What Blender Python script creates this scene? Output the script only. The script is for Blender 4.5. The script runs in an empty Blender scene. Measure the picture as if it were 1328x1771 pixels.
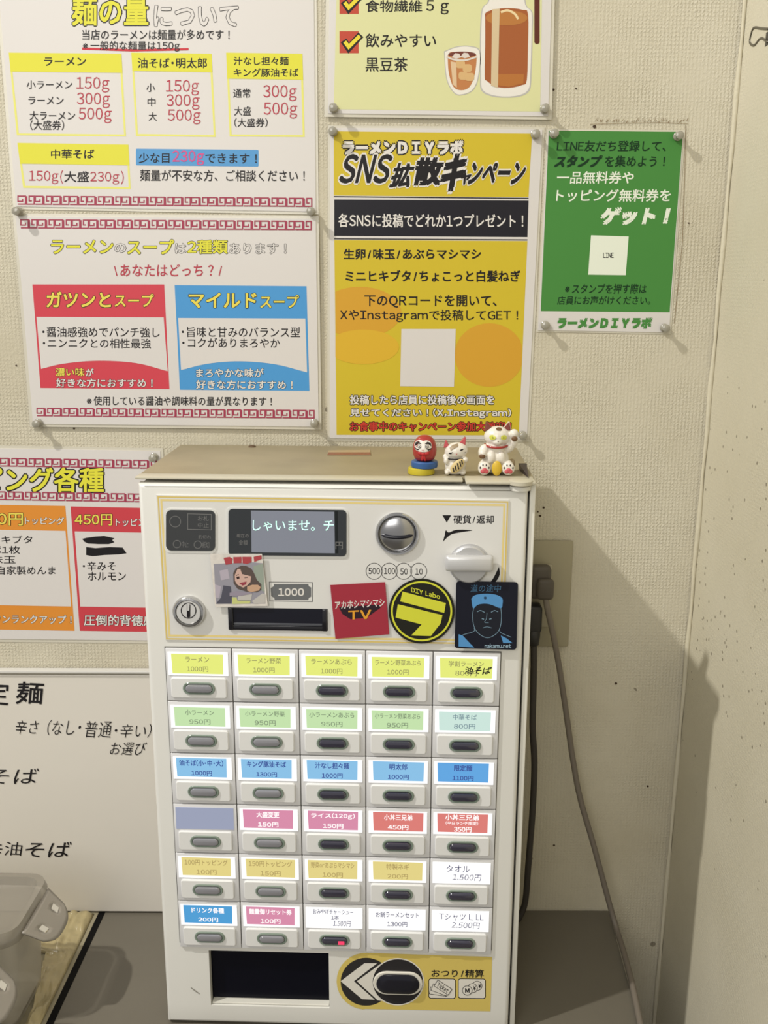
import bpy, bmesh, math, random
from mathutils import Vector, Matrix, noise
random.seed(7)
SC = bpy.context.scene
# ---------------------------------------------------------------- camera
IW, IH, FPX = 1328, 1771, 1707.9
CAM = Vector((.21225, -1.07959, .76549)); PITCH = .2344; ROLL = .00319
_f = Vector((0, math.cos(PITCH), -math.sin(PITCH)))
_r0 = Vector((1, 0, 0)); _u0 = Vector((0, math.sin(PITCH), math.cos(PITCH)))
_r = math.cos(ROLL)*_r0 + math.sin(ROLL)*_u0
_u = -math.sin(ROLL)*_r0 + math.cos(ROLL)*_u0
cd = bpy.data.cameras.new('camera'); co = bpy.data.objects.new('camera', cd)
SC.collection.objects.link(co); SC.camera = co
cd.sensor_fit = 'VERTICAL'; cd.sensor_height = 24; cd.lens = FPX/IH*24; cd.clip_start = .01
co.matrix_world = Matrix(((_r.x, _u.x, -_f.x, CAM.x), (_r.y, _u.y, -_f.y, CAM.y), (_r.z, _u.z, -_f.z, CAM.z), (0, 0, 0, 1)))
# ---------------------------------------------------------------- world, lights, exposure
w = bpy.data.worlds.new('world'); SC.world = w; w.use_nodes = True
w.node_tree.nodes['Background'].inputs[0].default_value = (1.0, .975, .94, 1)
w.node_tree.nodes['Background'].inputs[1].default_value = .42
SC.view_settings.view_transform = 'Standard'; SC.view_settings.look = 'None'
SC.view_settings.gamma = 1; SC.view_settings.use_curve_mapping = False
SC.view_settings.exposure = -0.12
def lamp(name, kind, loc, power, col, size=.05, target=None, sy=None):
    l = bpy.data.lights.new(name, kind); l.energy = power; l.color = col
    if kind == 'AREA':
        l.size = size
        if sy: l.shape = 'RECTANGLE'; l.size_y = sy
    else: l.shadow_soft_size = size
    o = bpy.data.objects.new(name, l); SC.collection.objects.link(o); o.location = loc
    if target: o.rotation_euler = (Vector(target)-Vector(loc)).to_track_quat('-Z', 'Y').to_euler()
    return o
KD = Vector((-.219, -.100, .251)).normalized()
lamp('ceiling_spot', 'POINT', Vector((.346, -.207, .586))+KD*3.2, 330, (1, .965, .90), .04)
lamp('fill_above', 'AREA', (.05, -1.0, 2.1), 3, (1, .96, .90), .9, (.25, 0, .8))  # added fill from above, brightens the upper wall; no real fitting
lamp('fill_front', 'AREA', (-.6, -2.5, 1.5), 22, (1, .975, .93), 1.3, (.25, 0, .4))  # added frontal fill for the machine front and right wall, unseen source

# ---------------------------------------------------------------- rays
def ray(u, v):
    return (_f + _r*((u-IW/2)/FPX) - _u*((v-IH/2)/FPX))
def on_wall(u, v, d=0):          # back wall y=0, d towards the room
    r = ray(u, v); t = (-d-CAM.y)/r.y; return CAM+r*t
def on_level(u, v, z=0):
    r = ray(u, v); t = (z-CAM.z)/r.z; return CAM+r*t
MX, MY, PSI, MW, MH, MD = -.01346, -.19503, -.03286, .36, .5856, .184
GX, GZ, CW, CH = .01789, .42202, .06369, .05444
RM = Matrix.Rotation(PSI, 3, 'Z'); RMI = RM.transposed()
MO = Vector((MX, MY, 0)); CAML = RMI@(CAM-MO)
def F(u, v, d=0):                # machine front in machine coordinates, d in front of the door
    r = RMI@ray(u, v); t = (-d-CAML.y)/r.y; return CAML+r*t
def Tp(u, v, z):                 # level plane in machine coordinates
    r = RMI@ray(u, v); t = (z-CAML.z)/r.z; return CAML+r*t
def W2(o):
    return lambda u, v, d: on_wall(u, v, d)-o

# ---------------------------------------------------------------- materials
def s2l(c):
    c = c/255; return c/12.92 if c <= .04045 else ((c+.055)/1.055)**2.4
def rgb(c): return tuple(s2l(x) for x in c)+(1,)
MATS = {}
def mat(name, col, rough=.5, metal=0, emit=0, coat=0, trans=0, spec=.5, var=0, vscale=20, bump=0, bscale=80, ior=1.45):
    if name in MATS: return MATS[name]
    m = bpy.data.materials.new(name); m.use_nodes = True; nt = m.node_tree; b = nt.nodes['Principled BSDF']
    c = rgb(col); b.inputs['Base Color'].default_value = c
    b.inputs['Roughness'].default_value = rough; b.inputs['Metallic'].default_value = metal
    b.inputs['Specular IOR Level'].default_value = spec; b.inputs['IOR'].default_value = ior
    if coat: b.inputs['Coat Weight'].default_value = coat; b.inputs['Coat Roughness'].default_value = .08
    if trans: b.inputs['Transmission Weight'].default_value = trans
    if emit:
        b.inputs['Emission Color'].default_value = c; b.inputs['Emission Strength'].default_value = emit
        b.inputs['Base Color'].default_value = tuple(x*.25 for x in c[:3])+(1,)
    tc = nt.nodes.new('ShaderNodeTexCoord')
    if var:
        n = nt.nodes.new('ShaderNodeTexNoise'); n.inputs['Scale'].default_value = vscale; n.inputs['Detail'].default_value = 5
        nt.links.new(tc.outputs['Object'], n.inputs['Vector'])
        mx = nt.nodes.new('ShaderNodeMix'); mx.data_type = 'RGBA'
        mx.inputs[6].default_value = tuple(min(1, x*(1-var)) for x in c[:3])+(1,)
        mx.inputs[7].default_value = tuple(min(1, x*(1+var)) for x in c[:3])+(1,)
        nt.links.new(n.outputs['Fac'], mx.inputs[0]); nt.links.new(mx.outputs[2], b.inputs['Base Color'])
    if bump:
        n = nt.nodes.new('ShaderNodeTexNoise'); n.inputs['Scale'].default_value = bscale
        nt.links.new(tc.outputs['Object'], n.inputs['Vector'])
        bp = nt.nodes.new('ShaderNodeBump'); bp.inputs['Strength'].default_value = bump; bp.inputs['Distance'].default_value = .002
        nt.links.new(n.outputs['Fac'], bp.inputs['Height']); nt.links.new(bp.outputs[0], b.inputs['Normal'])
    MATS[name] = m; return m
def ink(c, gloss=.35): return mat('print_%d_%d_%d' % c, c, gloss, spec=.25)
def lit(c, e=.75): return mat('backlit_%d_%d_%d_%d' % (c+(int(e*100),)), c, .3, emit=e)

def plaster(name, base, dirt, axis_u, weave=1.0, speck=.0, speck_scale=60):
    """woven wallpaper / plaster: ribs and cross ribs broken by noise, stains, small dark specks"""
    m = bpy.data.materials.new(name); m.use_nodes = True; nt = m.node_tree; N = nt.nodes; L = nt.links
    b = N['Principled BSDF']; b.inputs['Roughness'].default_value = .75; b.inputs['Specular IOR Level'].default_value = .2
    tc = N.new('ShaderNodeTexCoord')
    def wave(direction, scale, dist):
        a = N.new('ShaderNodeTexWave'); a.bands_direction = direction; a.inputs['Scale'].default_value = scale
        a.inputs['Distortion'].default_value = dist; a.inputs['Detail'].default_value = 2; a.inputs['Detail Scale'].default_value = 6
        L.new(tc.outputs['Object'], a.inputs['Vector']); return a
    w1 = wave(axis_u, 82, 4.5); w2 = wave('Z', 82, 4.5)
    n = N.new('ShaderNodeTexNoise'); n.inputs['Scale'].default_value = 7; n.inputs['Detail'].default_value = 3
    L.new(tc.outputs['Object'], n.inputs['Vector'])
    def math_(op, a, b_):
        k = N.new('ShaderNodeMath'); k.operation = op
        for i, s in enumerate((a, b_)):
            if hasattr(s, 'links'): L.new(s, k.inputs[i])
            else: k.inputs[i].default_value = s
        return k.outputs[0]
    mxf = N.new('ShaderNodeMix'); L.new(n.outputs['Fac'], mxf.inputs[0])
    L.new(w1.outputs['Fac'], mxf.inputs[2]); L.new(math_('MULTIPLY', w1.outputs['Fac'], w2.outputs['Fac']), mxf.inputs[3])
    fine = N.new('ShaderNodeTexNoise'); fine.inputs['Scale'].default_value = 240; L.new(tc.outputs['Object'], fine.inputs['Vector'])
    pn = N.new('ShaderNodeTexNoise'); pn.inputs['Scale'].default_value = 11; pn.inputs['Detail'].default_value = 4; L.new(tc.outputs['Object'], pn.inputs['Vector'])
    pr_ = N.new('ShaderNodeMapRange'); pr_.inputs[1].default_value = .38; pr_.inputs[2].default_value = .62; pr_.inputs[3].default_value = .25; L.new(pn.outputs['Fac'], pr_.inputs[0])
    h = math_('ADD', math_('MULTIPLY', mxf.outputs[0], pr_.outputs[0]), math_('MULTIPLY', fine.outputs['Fac'], .6))
    bp = N.new('ShaderNodeBump'); bp.inputs['Strength'].default_value = .55*weave; bp.inputs['Distance'].default_value = .0012
    L.new(h, bp.inputs['Height']); L.new(bp.outputs[0], b.inputs['Normal'])
    st = N.new('ShaderNodeTexNoise'); st.inputs['Scale'].default_value = 3.2; st.inputs['Detail'].default_value = 6; st.inputs['Roughness'].default_value = .6
    L.new(tc.outputs['Object'], st.inputs['Vector'])
    rp = N.new('ShaderNodeMapRange'); rp.inputs[1].default_value = .35; rp.inputs[2].default_value = .75
    L.new(st.outputs['Fac'], rp.inputs[0])
    mx = N.new('ShaderNodeMix'); mx.data_type = 'RGBA'; mx.inputs[6].default_value = rgb(base); mx.inputs[7].default_value = rgb(dirt)
    L.new(rp.outputs[0], mx.inputs[0]); out = mx.outputs[2]
    if speck:
        v = N.new('ShaderNodeTexVoronoi'); v.inputs['Scale'].default_value = speck_scale; L.new(tc.outputs['Object'], v.inputs['Vector'])
        s1 = math_('LESS_THAN', v.outputs['Distance'], .16)
        n2 = N.new('ShaderNodeTexNoise'); n2.inputs['Scale'].default_value = 9; L.new(tc.outputs['Object'], n2.inputs['Vector'])
        s2 = math_('GREATER_THAN', n2.outputs['Fac'], 1-speck)
        sep = N.new('ShaderNodeSeparateColor'); L.new(v.outputs['Color'], sep.inputs[0])
        s3 = math_('GREATER_THAN', sep.outputs[0], .72)
        fac = math_('MULTIPLY', math_('MULTIPLY', s1, s2), s3); fac = math_('MULTIPLY', fac, .6)
        m2 = N.new('ShaderNodeMix'); m2.data_type = 'RGBA'; L.new(fac, m2.inputs[0]); L.new(out, m2.inputs[6]); m2.inputs[7].default_value = rgb((70, 58, 40)); out = m2.outputs[2]
    L.new(out, b.inputs['Base Color']); return m

WHITE = mat('paper_white', (212, 208, 204), .28, spec=.4)
BLACK = (32, 30, 32)

# ---------------------------------------------------------------- mesh helpers
def link(o, parent=None):
    SC.collection.objects.link(o)
    if parent: o.parent = parent
    return o
def mk(name, vs, fs, mats, parent=None, mi=None, smooth=False):
    me = bpy.data.meshes.new(name); me.from_pydata([tuple(v) for v in vs], [], fs)
    if not isinstance(mats, (list, tuple)): mats = [mats]
    for m in mats: me.materials.append(m)
    if mi: me.polygons.foreach_set('material_index', mi)
    if smooth: me.shade_smooth() if hasattr(me, 'shade_smooth') else None
    me.update(); o = bpy.data.objects.new(name, me); return link(o, parent)
def tag(o, label, cat=None, group=None):
    o['label'] = label
    if cat: o['category'] = cat
    if group: o['group'] = group
    return o
def thing(name, label, cat, loc=(0, 0, 0), rz=0, group=None):
    e = bpy.data.objects.new(name, None); e.empty_display_size = .02; link(e); e.location = loc; e.rotation_euler = (0, 0, rz)
    return tag(e, label, cat, group)
def struct(o): o['kind'] = 'structure'; return o
class MB:
    def __init__(s): s.v = []; s.f = []; s.m = []
    def add(s, vs, fs, m=0):
        k = len(s.v); s.v += [Vector(x) for x in vs]; s.f += [tuple(i+k for i in f) for f in fs]; s.m += [m]*len(fs); return s
    def box(s, x0, x1, y0, y1, z0, z1, m=0, bev=0):
        if bev:
            b = min(bev, (x1-x0)/2.01, (y1-y0)/2.01, (z1-z0)/2.01)
            bm = bmesh.new(); bmesh.ops.create_cube(bm, size=1)
            for q in bm.verts: q.co = Vector(((x0+x1)/2+q.co.x*(x1-x0), (y0+y1)/2+q.co.y*(y1-y0), (z0+z1)/2+q.co.z*(z1-z0)))
            bmesh.ops.bevel(bm, geom=bm.edges[:]+bm.verts[:], offset=b, segments=2, affect='EDGES', profile=.5)
            return s.bm(bm, m)
        return s.add([(x0, y0, z0), (x1, y0, z0), (x1, y1, z0), (x0, y1, z0), (x0, y0, z1), (x1, y0, z1), (x1, y1, z1), (x0, y1, z1)],
                     [(0, 3, 2, 1), (4, 5, 6, 7), (0, 1, 5, 4), (1, 2, 6, 5), (2, 3, 7, 6), (3, 0, 4, 7)], m)
    def bm(s, bm, m=0):
        bm.verts.index_update(); s.add([q.co.copy() for q in bm.verts], [[q.index for q in f.verts] for f in bm.faces], m); bm.free(); return s
    def prism(s, back, front, m=0, cap_back=True):   # two equal loops
        n = len(front); fs = [tuple(range(n))]
        if cap_back: fs.append(tuple(range(2*n-1, n-1, -1)))
        fs += [(i, (i+1) % n+0, n+(i+1) % n, n+i) for i in range(n)]
        return s.add(list(front)+list(back), [tuple(reversed(f)) for f in fs], m)
    def loops(s, loops, m=0, cap0=True, cap1=True):
        n = len(loops[0]); vs = [p for l in loops for p in l]; fs = []
        for k in range(len(loops)-1):
            for i in range(n):
                j = (i+1) % n; fs.append((k*n+i, k*n+j, (k+1)*n+j, (k+1)*n+i))
        if cap0: fs.append(tuple(range(n-1, -1, -1)))
        if cap1: fs.append(tuple(range((len(loops)-1)*n, len(loops)*n)))
        return s.add(vs, fs, m)
    def lathe_y(s, c, prof, n=40, m=0, sx=1, sz=1):   # prof: (radius, forward) axis -y
        return s.loops([[Vector((c[0]+math.cos(2*math.pi*i/n)*r*sx, c[1]-h, c[2]+math.sin(2*math.pi*i/n)*r*sz)) for i in range(n)] for r, h in prof], m)
    def lathe_z(s, c, prof, n=32, m=0):
        return s.loops([[Vector((c[0]+math.cos(2*math.pi*i/n)*r, c[1]+math.sin(2*math.pi*i/n)*r, c[2]+h)) for i in range(n)] for r, h in prof], m)
    def ball(s, c, r, m=0, rot=None, n=16):
        bm = bmesh.new(); bmesh.ops.create_uvsphere(bm, u_segments=n, v_segments=max(6, n*2//3), radius=1)
        R_ = Matrix.Rotation(rot[0], 3, rot[1]) if rot else Matrix.Identity(3)
        r = (r, r, r) if not hasattr(r, '__len__') else r
        for q in bm.verts: q.co = R_@Vector((q.co.x*r[0], q.co.y*r[1], q.co.z*r[2]))+Vector(c)
        return s.bm(bm, m)
    def tube(s, pts, r, n=12, m=0, caps=True):
        pts = [Vector(p) for p in pts]; loops = []
        up = Vector((0, 0, 1)); t0 = (pts[1]-pts[0]).normalized()
        if abs(t0.dot(up)) > .95: up = Vector((0, 1, 0))
        for i, p in enumerate(pts):
            t = (pts[min(i+1, len(pts)-1)]-pts[max(i-1, 0)]).normalized()
            a = t.cross(up).normalized(); b_ = a.cross(t).normalized(); up = b_
            rr = r[i] if hasattr(r, '__len__') else r
            loops.append([p+(a*math.cos(2*math.pi*k/n)+b_*math.sin(2*math.pi*k/n))*rr for k in range(n)])
        return s.loops(loops, m, caps, caps)
    def build(s, name, mats, parent=None, smooth=False, angle=None):
        o = mk(name, s.v, s.f, mats, parent, s.m)
        bm = bmesh.new(); bm.from_mesh(o.data); bmesh.ops.recalc_face_normals(bm, faces=bm.faces); bm.to_mesh(o.data); bm.free()
        if smooth or angle:
            o.data.shade_smooth()
            if angle: o.data.set_sharp_from_angle(angle=math.radians(angle))
        return o
def spline(pts, n=8):
    pts = [Vector(p) for p in pts]; out = []
    P = [pts[0]*2-pts[1]]+pts+[pts[-1]*2-pts[-2]]
    for i in range(1, len(P)-2):
        for k in range(n):
            t = k/n; a, b, c, d = P[i-1], P[i], P[i+1], P[i+2]
            out.append(.5*((2*b)+(c-a)*t+(2*a-5*b+4*c-d)*t*t+(3*b-a-3*c+d)*t**3))
    out.append(pts[-1]); return out

# ---------------------------------------------------------------- 2D print shapes in photograph-plane units, laid on a real plane
def q4(*p): return ([tuple(x) for x in p], [tuple(range(len(p)))])
def poly(pts): return (list(pts), [tuple(range(len(pts)))])
def ell(cx, cy, rx, ry, n=40, a0=0, a1=360, rot=0):
    full = abs(a1-a0) >= 360; k = n if full else n+1; c, s_ = math.cos(math.radians(rot)), math.sin(math.radians(rot)); o = []
    for i in range(k):
        a = math.radians(a0+(a1-a0)*i/n); x, y = rx*math.cos(a), ry*math.sin(a); o.append((cx+c*x-s_*y, cy+s_*x+c*y))
    return (o, [tuple(range(k))])
def ring(cx, cy, rx, ry, t, n=40, rot=0):
    a = ell(cx, cy, rx, ry, n, rot=rot)[0]; b = ell(cx, cy, rx-t, ry-t, n, rot=rot)[0]
    return (a+b, [(i, (i+1) % n, n+(i+1) % n, n+i) for i in range(n)])
def frame(pts, t):
    cx = sum(p[0] for p in pts)/len(pts); cy = sum(p[1] for p in pts)/len(pts); n = len(pts)
    inn = [(p[0]+(t if p[0] < cx else -t), p[1]+(t if p[1] < cy else -t)) for p in pts]
    return (list(pts)+inn, [(i, (i+1) % n, n+(i+1) % n, n+i) for i in range(n)])
def stroke(pts, wd, taper=False):
    pts = [Vector((p[0], p[1])) for p in pts]; a = []; b = []; n = len(pts)
    for i, p in enumerate(pts):
        d1 = (pts[i]-pts[i-1]).normalized() if i else None
        d2 = (pts[i+1]-pts[i]).normalized() if i < n-1 else None
        if d1 is None: t = d2; k = 1
        elif d2 is None: t = d1; k = 1
        else:
            t = (d1+d2); t = t.normalized() if t.length > .01 else d2; k = 1/max(.45, t.dot(d2))
        nn = Vector((-t.y, t.x))*wd/2*k
        if taper: nn *= .25+.75*math.sin(math.pi*min(1, (i+.6)/(n+.2)))
        a.append(tuple(p+nn)); b.append(tuple(p-nn))
    return (a+b, [(i, i+1, n+i+1, n+i) for i in range(n-1)])
def curve2(pts, n=6): return [(p.x, p.y) for p in spline([Vector((p[0], p[1], 0)) for p in pts], n)]
def rrect(x0, y0, x1, y1, r, k=0, n=5):
    o = []
    for cx, cy, a in ((x1-r, y0+r, -90), (x1-r, y1-r, 0), (x0+r, y1-r, 90), (x0+r, y0+r, 180)):
        for i in range(n+1):
            t = math.radians(a+90*i/n); x = cx+r*math.cos(t); y = cy+r*math.sin(t); o.append((x, y+k*(x-x0)))
    return (o, [tuple(range(len(o)))])
def merge(*sh):
    v = []; f = []
    for ci, (a, b) in enumerate(sh):
        k = len(v); v += [(p[0], p[1], (p[2] if len(p) > 2 else 0)+ci*.000005) for p in a] if len(sh) > 1 else list(a); f += [tuple(i+k for i in g) for g in b]
    return (v, f)
_tc = {}; _ch = {}
def char_mesh(q, off):
    """one glyph; Latin letters and digits use their full-width shapes so that they match the Japanese type"""
    key = (q, off)
    if key not in _ch:
        c = bpy.data.curves.new('t', 'FONT'); c.resolution_u = 2; c.offset = off; c.fill_mode = 'FRONT'
        lat = 33 <= ord(q) <= 126 and q not in '/\\'; c.body = chr(ord(q)+0xFEE0) if lat else q
        o = bpy.data.objects.new('t', c); m = bpy.data.meshes.new_from_object(o)
        v = [(p.co.x, p.co.y) for p in m.vertices]; f = [tuple(p.vertices) for p in m.polygons]
        bpy.data.objects.remove(o); bpy.data.meshes.remove(m); bpy.data.curves.remove(c); adv = 1.0
        if q == ' ' or not v: adv = .35
        elif lat or q in '！？・/\\※':
            x0 = min(p[0] for p in v); x1 = max(p[0] for p in v); wd = x1-x0
            if lat:
                adv = max(.56, wd+.09) if q.isdigit() else wd+.11; sh = (adv-wd)/2-x0
            else: adv = {'・': .55, '/': .55, '\\': .55}.get(q, 1.0); sh = (adv-wd)/2-x0
            v = [(x+sh, y) for x, y in v]
        _ch[key] = (v, f, adv)
    return _ch[key]
def glyphs(s, off=0):
    off = min(off, 0); key = (s, off)
    if key not in _tc:
        V = []; F_ = []; x = 0
        for q in s:
            v, f, adv = char_mesh(q, off); k = len(V)
            V += [(p[0]+x, p[1]) for p in v]; F_ += [tuple(i+k for i in g) for g in f]; x += adv
        _tc[key] = (V, F_)
    return _tc[key]
def text(s, x0, y0, x1, y1, k=0, bold=.01, skew=0, extra=0, wob=0):
    """letters of s fitted to the box; k = slope of the line; strokes are thickened by stacking slightly shifted copies;
    extra = outline growth. Points carry a third value, a tiny depth step per copy."""
    v, f = glyphs(s, min(bold, 0))
    if not v: return ([], [])
    X0 = min(p[0] for p in v); X1 = max(p[0] for p in v); Y0 = min(p[1] for p in v); Y1 = max(p[1] for p in v)
    b = max(bold, 0)+extra; nd = 8 if extra else 4
    offs = [(0, 0)] if b < .006 else [(b*math.cos(2*math.pi*(i+.5)/nd), b*math.sin(2*math.pi*(i+.5)/nd)) for i in range(nd)]+([(0, 0)] if b > .035 else [])
    o = []; F_ = []; n = len(v)
    for ci, (ox_, oy_) in enumerate(offs):
        for x, y in v:
            tx = (x+ox_-X0+max(bold, 0))/(X1-X0+2*max(bold, 0)); ty = (y+oy_-Y0+max(bold, 0))/(Y1-Y0+2*max(bold, 0))
            if wob:
                ty += wob*math.sin(x*5.1)+wob*.6*math.sin(x*2.3+y*4); tx += wob*.12*math.sin(y*7+x*3)
            px = x0+(x1-x0)*tx; py = y1-(y1-y0)*ty
            o.append((px+skew*(py-(y0+y1)/2)*-1, py+k*(px-x0), ci*.0000015))
        F_ += [tuple(i+ci*n for i in g) for g in f]
    return (o, F_)
LAY = .00008
class Sheet:
    """a flat printed thing: mapper(u, v, d) gives a point d in front of the plane"""
    def __init__(s, mapper, parent, d0): s.map = mapper; s.p = parent; s.d = d0
    def add(s, name, m, layer, *sh, label=None):
        v, f = merge(*sh); o = mk(name, [s.map(p[0], p[1], s.d+LAY*layer+(p[2] if len(p) > 2 else 0)) for p in v], f, m, s.p)
        if label: o['label'] = label
        return o
    def out(s, name, mf, mo, layer, txt, box, k=0, bold=.012, ext=.03, skew=0, wob=0):
        a = text(txt, *box, k=k, bold=bold, skew=skew, wob=wob); b = text(txt, *box, k=k, bold=bold, skew=skew, extra=ext, wob=wob)
        vs = [s.map(x, y, s.d+LAY*(layer+1)+e) for x, y, e in a[0]]+[s.map(x, y, s.d+LAY*layer+e) for x, y, e in b[0]]
        n = len(a[0]); fs = list(a[1])+[tuple(i+n for i in f) for f in b[1]]
        return mk(name, vs, fs, [mf, mo], s.p, [0]*len(a[1])+[1]*len(b[1]))
    def slab(s, name, m, pts, d0, d1):
        mb = MB(); fr = [s.map(x, y, d1) for x, y in pts]; bk = [Vector(p) for p in fr]
        nrm = (s.map(pts[0][0], pts[0][1], 0)-s.map(pts[0][0], pts[0][1], .001)); n_ = Vector((0, 1, 0))
        bk = [p+n_*(d1-d0) for p in fr]; mb.prism(bk, fr); return mb.build(name, m, s.p)

# ---------------------------------------------------------------- the setting
XC = .5647
m_back = plaster('wallpaper_back', (206, 200, 181), (188, 180, 157), 'X', .95, .40, 45)
m_right = plaster('wallpaper_right', (204, 198, 178), (192, 185, 162), 'Y', .5, .54, 95)
struct(MB().box(-1.6, XC+.02, 0, .06, -.8, 1.7).build('wall_back', m_back))
mb = MB()
def cx(z): return XC+(z-.2)*.009
zs = [-.8+.1*i for i in range(26)]
vs = []
for z in zs: vs += [(cx(z), .05, z), (cx(z), -1.9, z), (cx(z)+.08, -1.9, z), (cx(z)+.08, .05, z)]
fs = []
for i in range(len(zs)-1):
    for j in range(4): a = i*4+j; b = i*4+(j+1) % 4; fs.append((a, b, b+4, a+4))
mb.add(vs, fs); struct(mb.build('wall_right', m_right))
struct(MB().box(-1.6, 1.0, -3.0, .06, -.86, -.8).build('floor', mat('floor_tile', (92, 88, 82), .5, var=.2)))
# rounded paper fillet where the wallpaper turns the corner
pts = [Vector((cx(z)-.002, -.004+.0012*math.sin(z*60), z)) for z in [-.6+.05*i for i in range(45)]]
struct(MB().tube(pts, [.0024+.0008*math.sin(i*2.1) for i in range(45)], 10).build('trim_1', mat('corner_paper', (200, 193, 170), .7, bump=.5), smooth=True))

# small marks, nail holes and a torn paper line on the wallpaper
wall_o = bpy.data.objects['wall_back']; mk_h = mat('nail_hole_dark', (66, 50, 36), .8); mk_s = mat('scuff_brown', (132, 112, 82), .8)
for x_, y_, r_ in ((1065, 1182, 2.4), (1120, 1360, 2), (1028, 219, 3.2), (957, 155, 2.2), (996, 153, 1.6), (992, 470, 1.5), (1241, 545, 2.2), (958, 1462, 2), (934, 892, 2.2), (28, 632, 1.6), (128, 741, 2), (1191, 386, 1.5), (930, 885, 1.6), (940, 878, 2)):
    vv, ff = ell(x_, y_, r_, r_*.9, 10); mk('nail_hole', [on_wall(a, b, .0005) for a, b in vv], ff, mk_h, wall_o)
rr_ = random.Random(3); tr = []
for i in range(46):
    x_ = 1030+i*3.5+rr_.uniform(-1, 1)
    if rr_.random() < .25: continue
    y_ = 211+rr_.uniform(-2.5, 1.5); tr.append(stroke([(x_, y_), (x_+rr_.uniform(1, 3), y_-rr_.uniform(2, 6))], rr_.uniform(.5, 1.2)))
tr.append(stroke([(1020, 215), (1080, 213), (1140, 212), (1190, 214)], .8)); tr.append(stroke([(1186, 216), (1184, 300), (1180, 420), (1166, 560)], .9))
vv, ff = merge(*tr); o = mk('torn_paper_line', [on_wall(q[0], q[1], .0005) for q in vv], ff, mk_s, wall_o); o['kind'] = 'stuff'

# counter: two tops with a dark joint between
def cnt(u, v): p = on_level(u, v, 0); return p
m_cnt = mat('counter_laminate', (104, 99, 88), .42, var=.10, vscale=9, bump=.05, bscale=200)
e0, e1 = cnt(1054, 1580), cnt(1106, 1771)
dr = (e1-e0)/abs(e1.y-e0.y); er = e0+dr*(abs(e0.y+.002)) if False else e0
rb = e0-dr*(-.001-e0.y) if False else Vector((e0.x, -.002, 0)); rf = e1+dr*.25
s0, s1 = cnt(170, 1592), cnt(86, 1771); dl = (s1-s0)/abs(s1.y-s0.y); lf = s1+dl*(abs(s1.y-rf.y)); lf = s1+dl*abs(rf.y-s1.y)
s0b = s0+dl*-(abs(s0.y)-.002)
def slab_z(pts, z0, z1, name, m, parent=None):
    mb = MB(); mb.loops([[Vector((p.x, p.y, z0)) for p in pts], [Vector((p.x, p.y, z1)) for p in pts]]); return mb.build(name, m, parent)
g = .0038
c = thing('counter', 'dark grey laminate counter top carrying the ticket machine, against the wall', 'counter', (.3, -.3, -.03))
def rel(pts, o): return [p-Vector(o) for p in pts]
A = [s0b+Vector((g, 0, 0)), rb, rf, lf+Vector((g, 0, 0))]
o = slab_z(rel(A, (.3, -.3, 0)), 0, .03, 'worktop', m_cnt, c)
for px, py in ((-.02, -.06), (.36, -.06), (-.02, -.4), (.36, -.4)):
    MB().box(px-.3-.02, px-.3+.02, py+.3-.02, py+.3+.02, -.77, 0, bev=.003).build('leg', mat('counter_leg', (70, 66, 60), .5), c)
o = slab_z([s0b+Vector((-g, 0, 0)), s0b+Vector((g, 0, 0)), lf+Vector((g, 0, 0)), lf+Vector((-g, 0, 0))], -.03, .0006, 'joint_strip', mat('black_rubber', (9, 8, 8), .7, spec=.15))
tag(o, 'black rubber strip in the joint between the two counter tops, left of the ticket machine', 'strip')
c2 = thing('side_table', 'pale table top left of the black joint, under the plastic containers', 'table', (-.4, -.3, -.03))
B = [Vector((-.9, s0b.y, 0)), s0b-Vector((g, 0, 0)), lf-Vector((g, 0, 0)), Vector((-.9, lf.y, 0))]
slab_z(rel(B, (-.4, -.3, 0)), 0, .03, 'table_top', mat('side_table_top', (150, 142, 118), .4, var=.1), c2)
for px, py in ((-.22, -.08), (-.85, -.06), (-.3, -.36), (-.85, -.4)):
    MB().box(px+.4-.02, px+.4+.02, py+.3-.02, py+.3+.02, -.77, 0, bev=.003).build('leg', MATS['counter_leg'], c2)

# crumpled yellow sheet on the side table
def WRAPW(y): return .075 if y > -.085 else max(.014, .034-.2*(-.085-y))
n = 48; mb = MB(); vs = []; fs = []
for j in range(n):
    for i in range(n):
        y = -.012-(.215*j/(n-1)); tx = i/(n-1)
        t = (y-s0.y)/(s1.y-s0.y); xr = s0.x+(s1.x-s0.x)*t-.009; x = xr-WRAPW(y)*(1-tx)
        h = .001+.007*(1-abs(noise.noise(Vector((x*40, y*28, 1)))*2))*max(.1, noise.noise(Vector((x*15, y*15, 7)))+.5)+.006*abs(noise.noise(Vector((x*110, y*90, 4))))
        if i in (0, n-1) or j in (0, n-1): h *= .2
        vs.append((x, y, h+.0006))
for j in range(n-1):
    for i in range(n-1): a = j*n+i; fs.append((a, a+1, a+n+1, a+n))
mb.add(vs, fs)
k = len(vs); mb.add([(v[0], v[1], .0004) for v in vs], [tuple(reversed(f)) for f in fs])
ed = [i for i in range(n)]+[n*(j+1)-1 for j in range(1, n)]+[n*n-1-i for i in range(1, n)]+[n*(n-1-j) for j in range(1, n-1)]
mb.f += [(ed[i], ed[(i+1) % len(ed)], ed[(i+1) % len(ed)]+k, ed[i]+k) for i in range(len(ed))]; mb.m += [0]*len(ed)
o = mb.build('plastic_wrapper', mat('yellow_wrap', (172, 158, 118), .3, var=.42, vscale=34, coat=.4, bump=.6, bscale=60), smooth=True)
tag(o, 'crumpled yellowish plastic wrapper lying right of the container, beside the black joint', 'wrapper')

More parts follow.
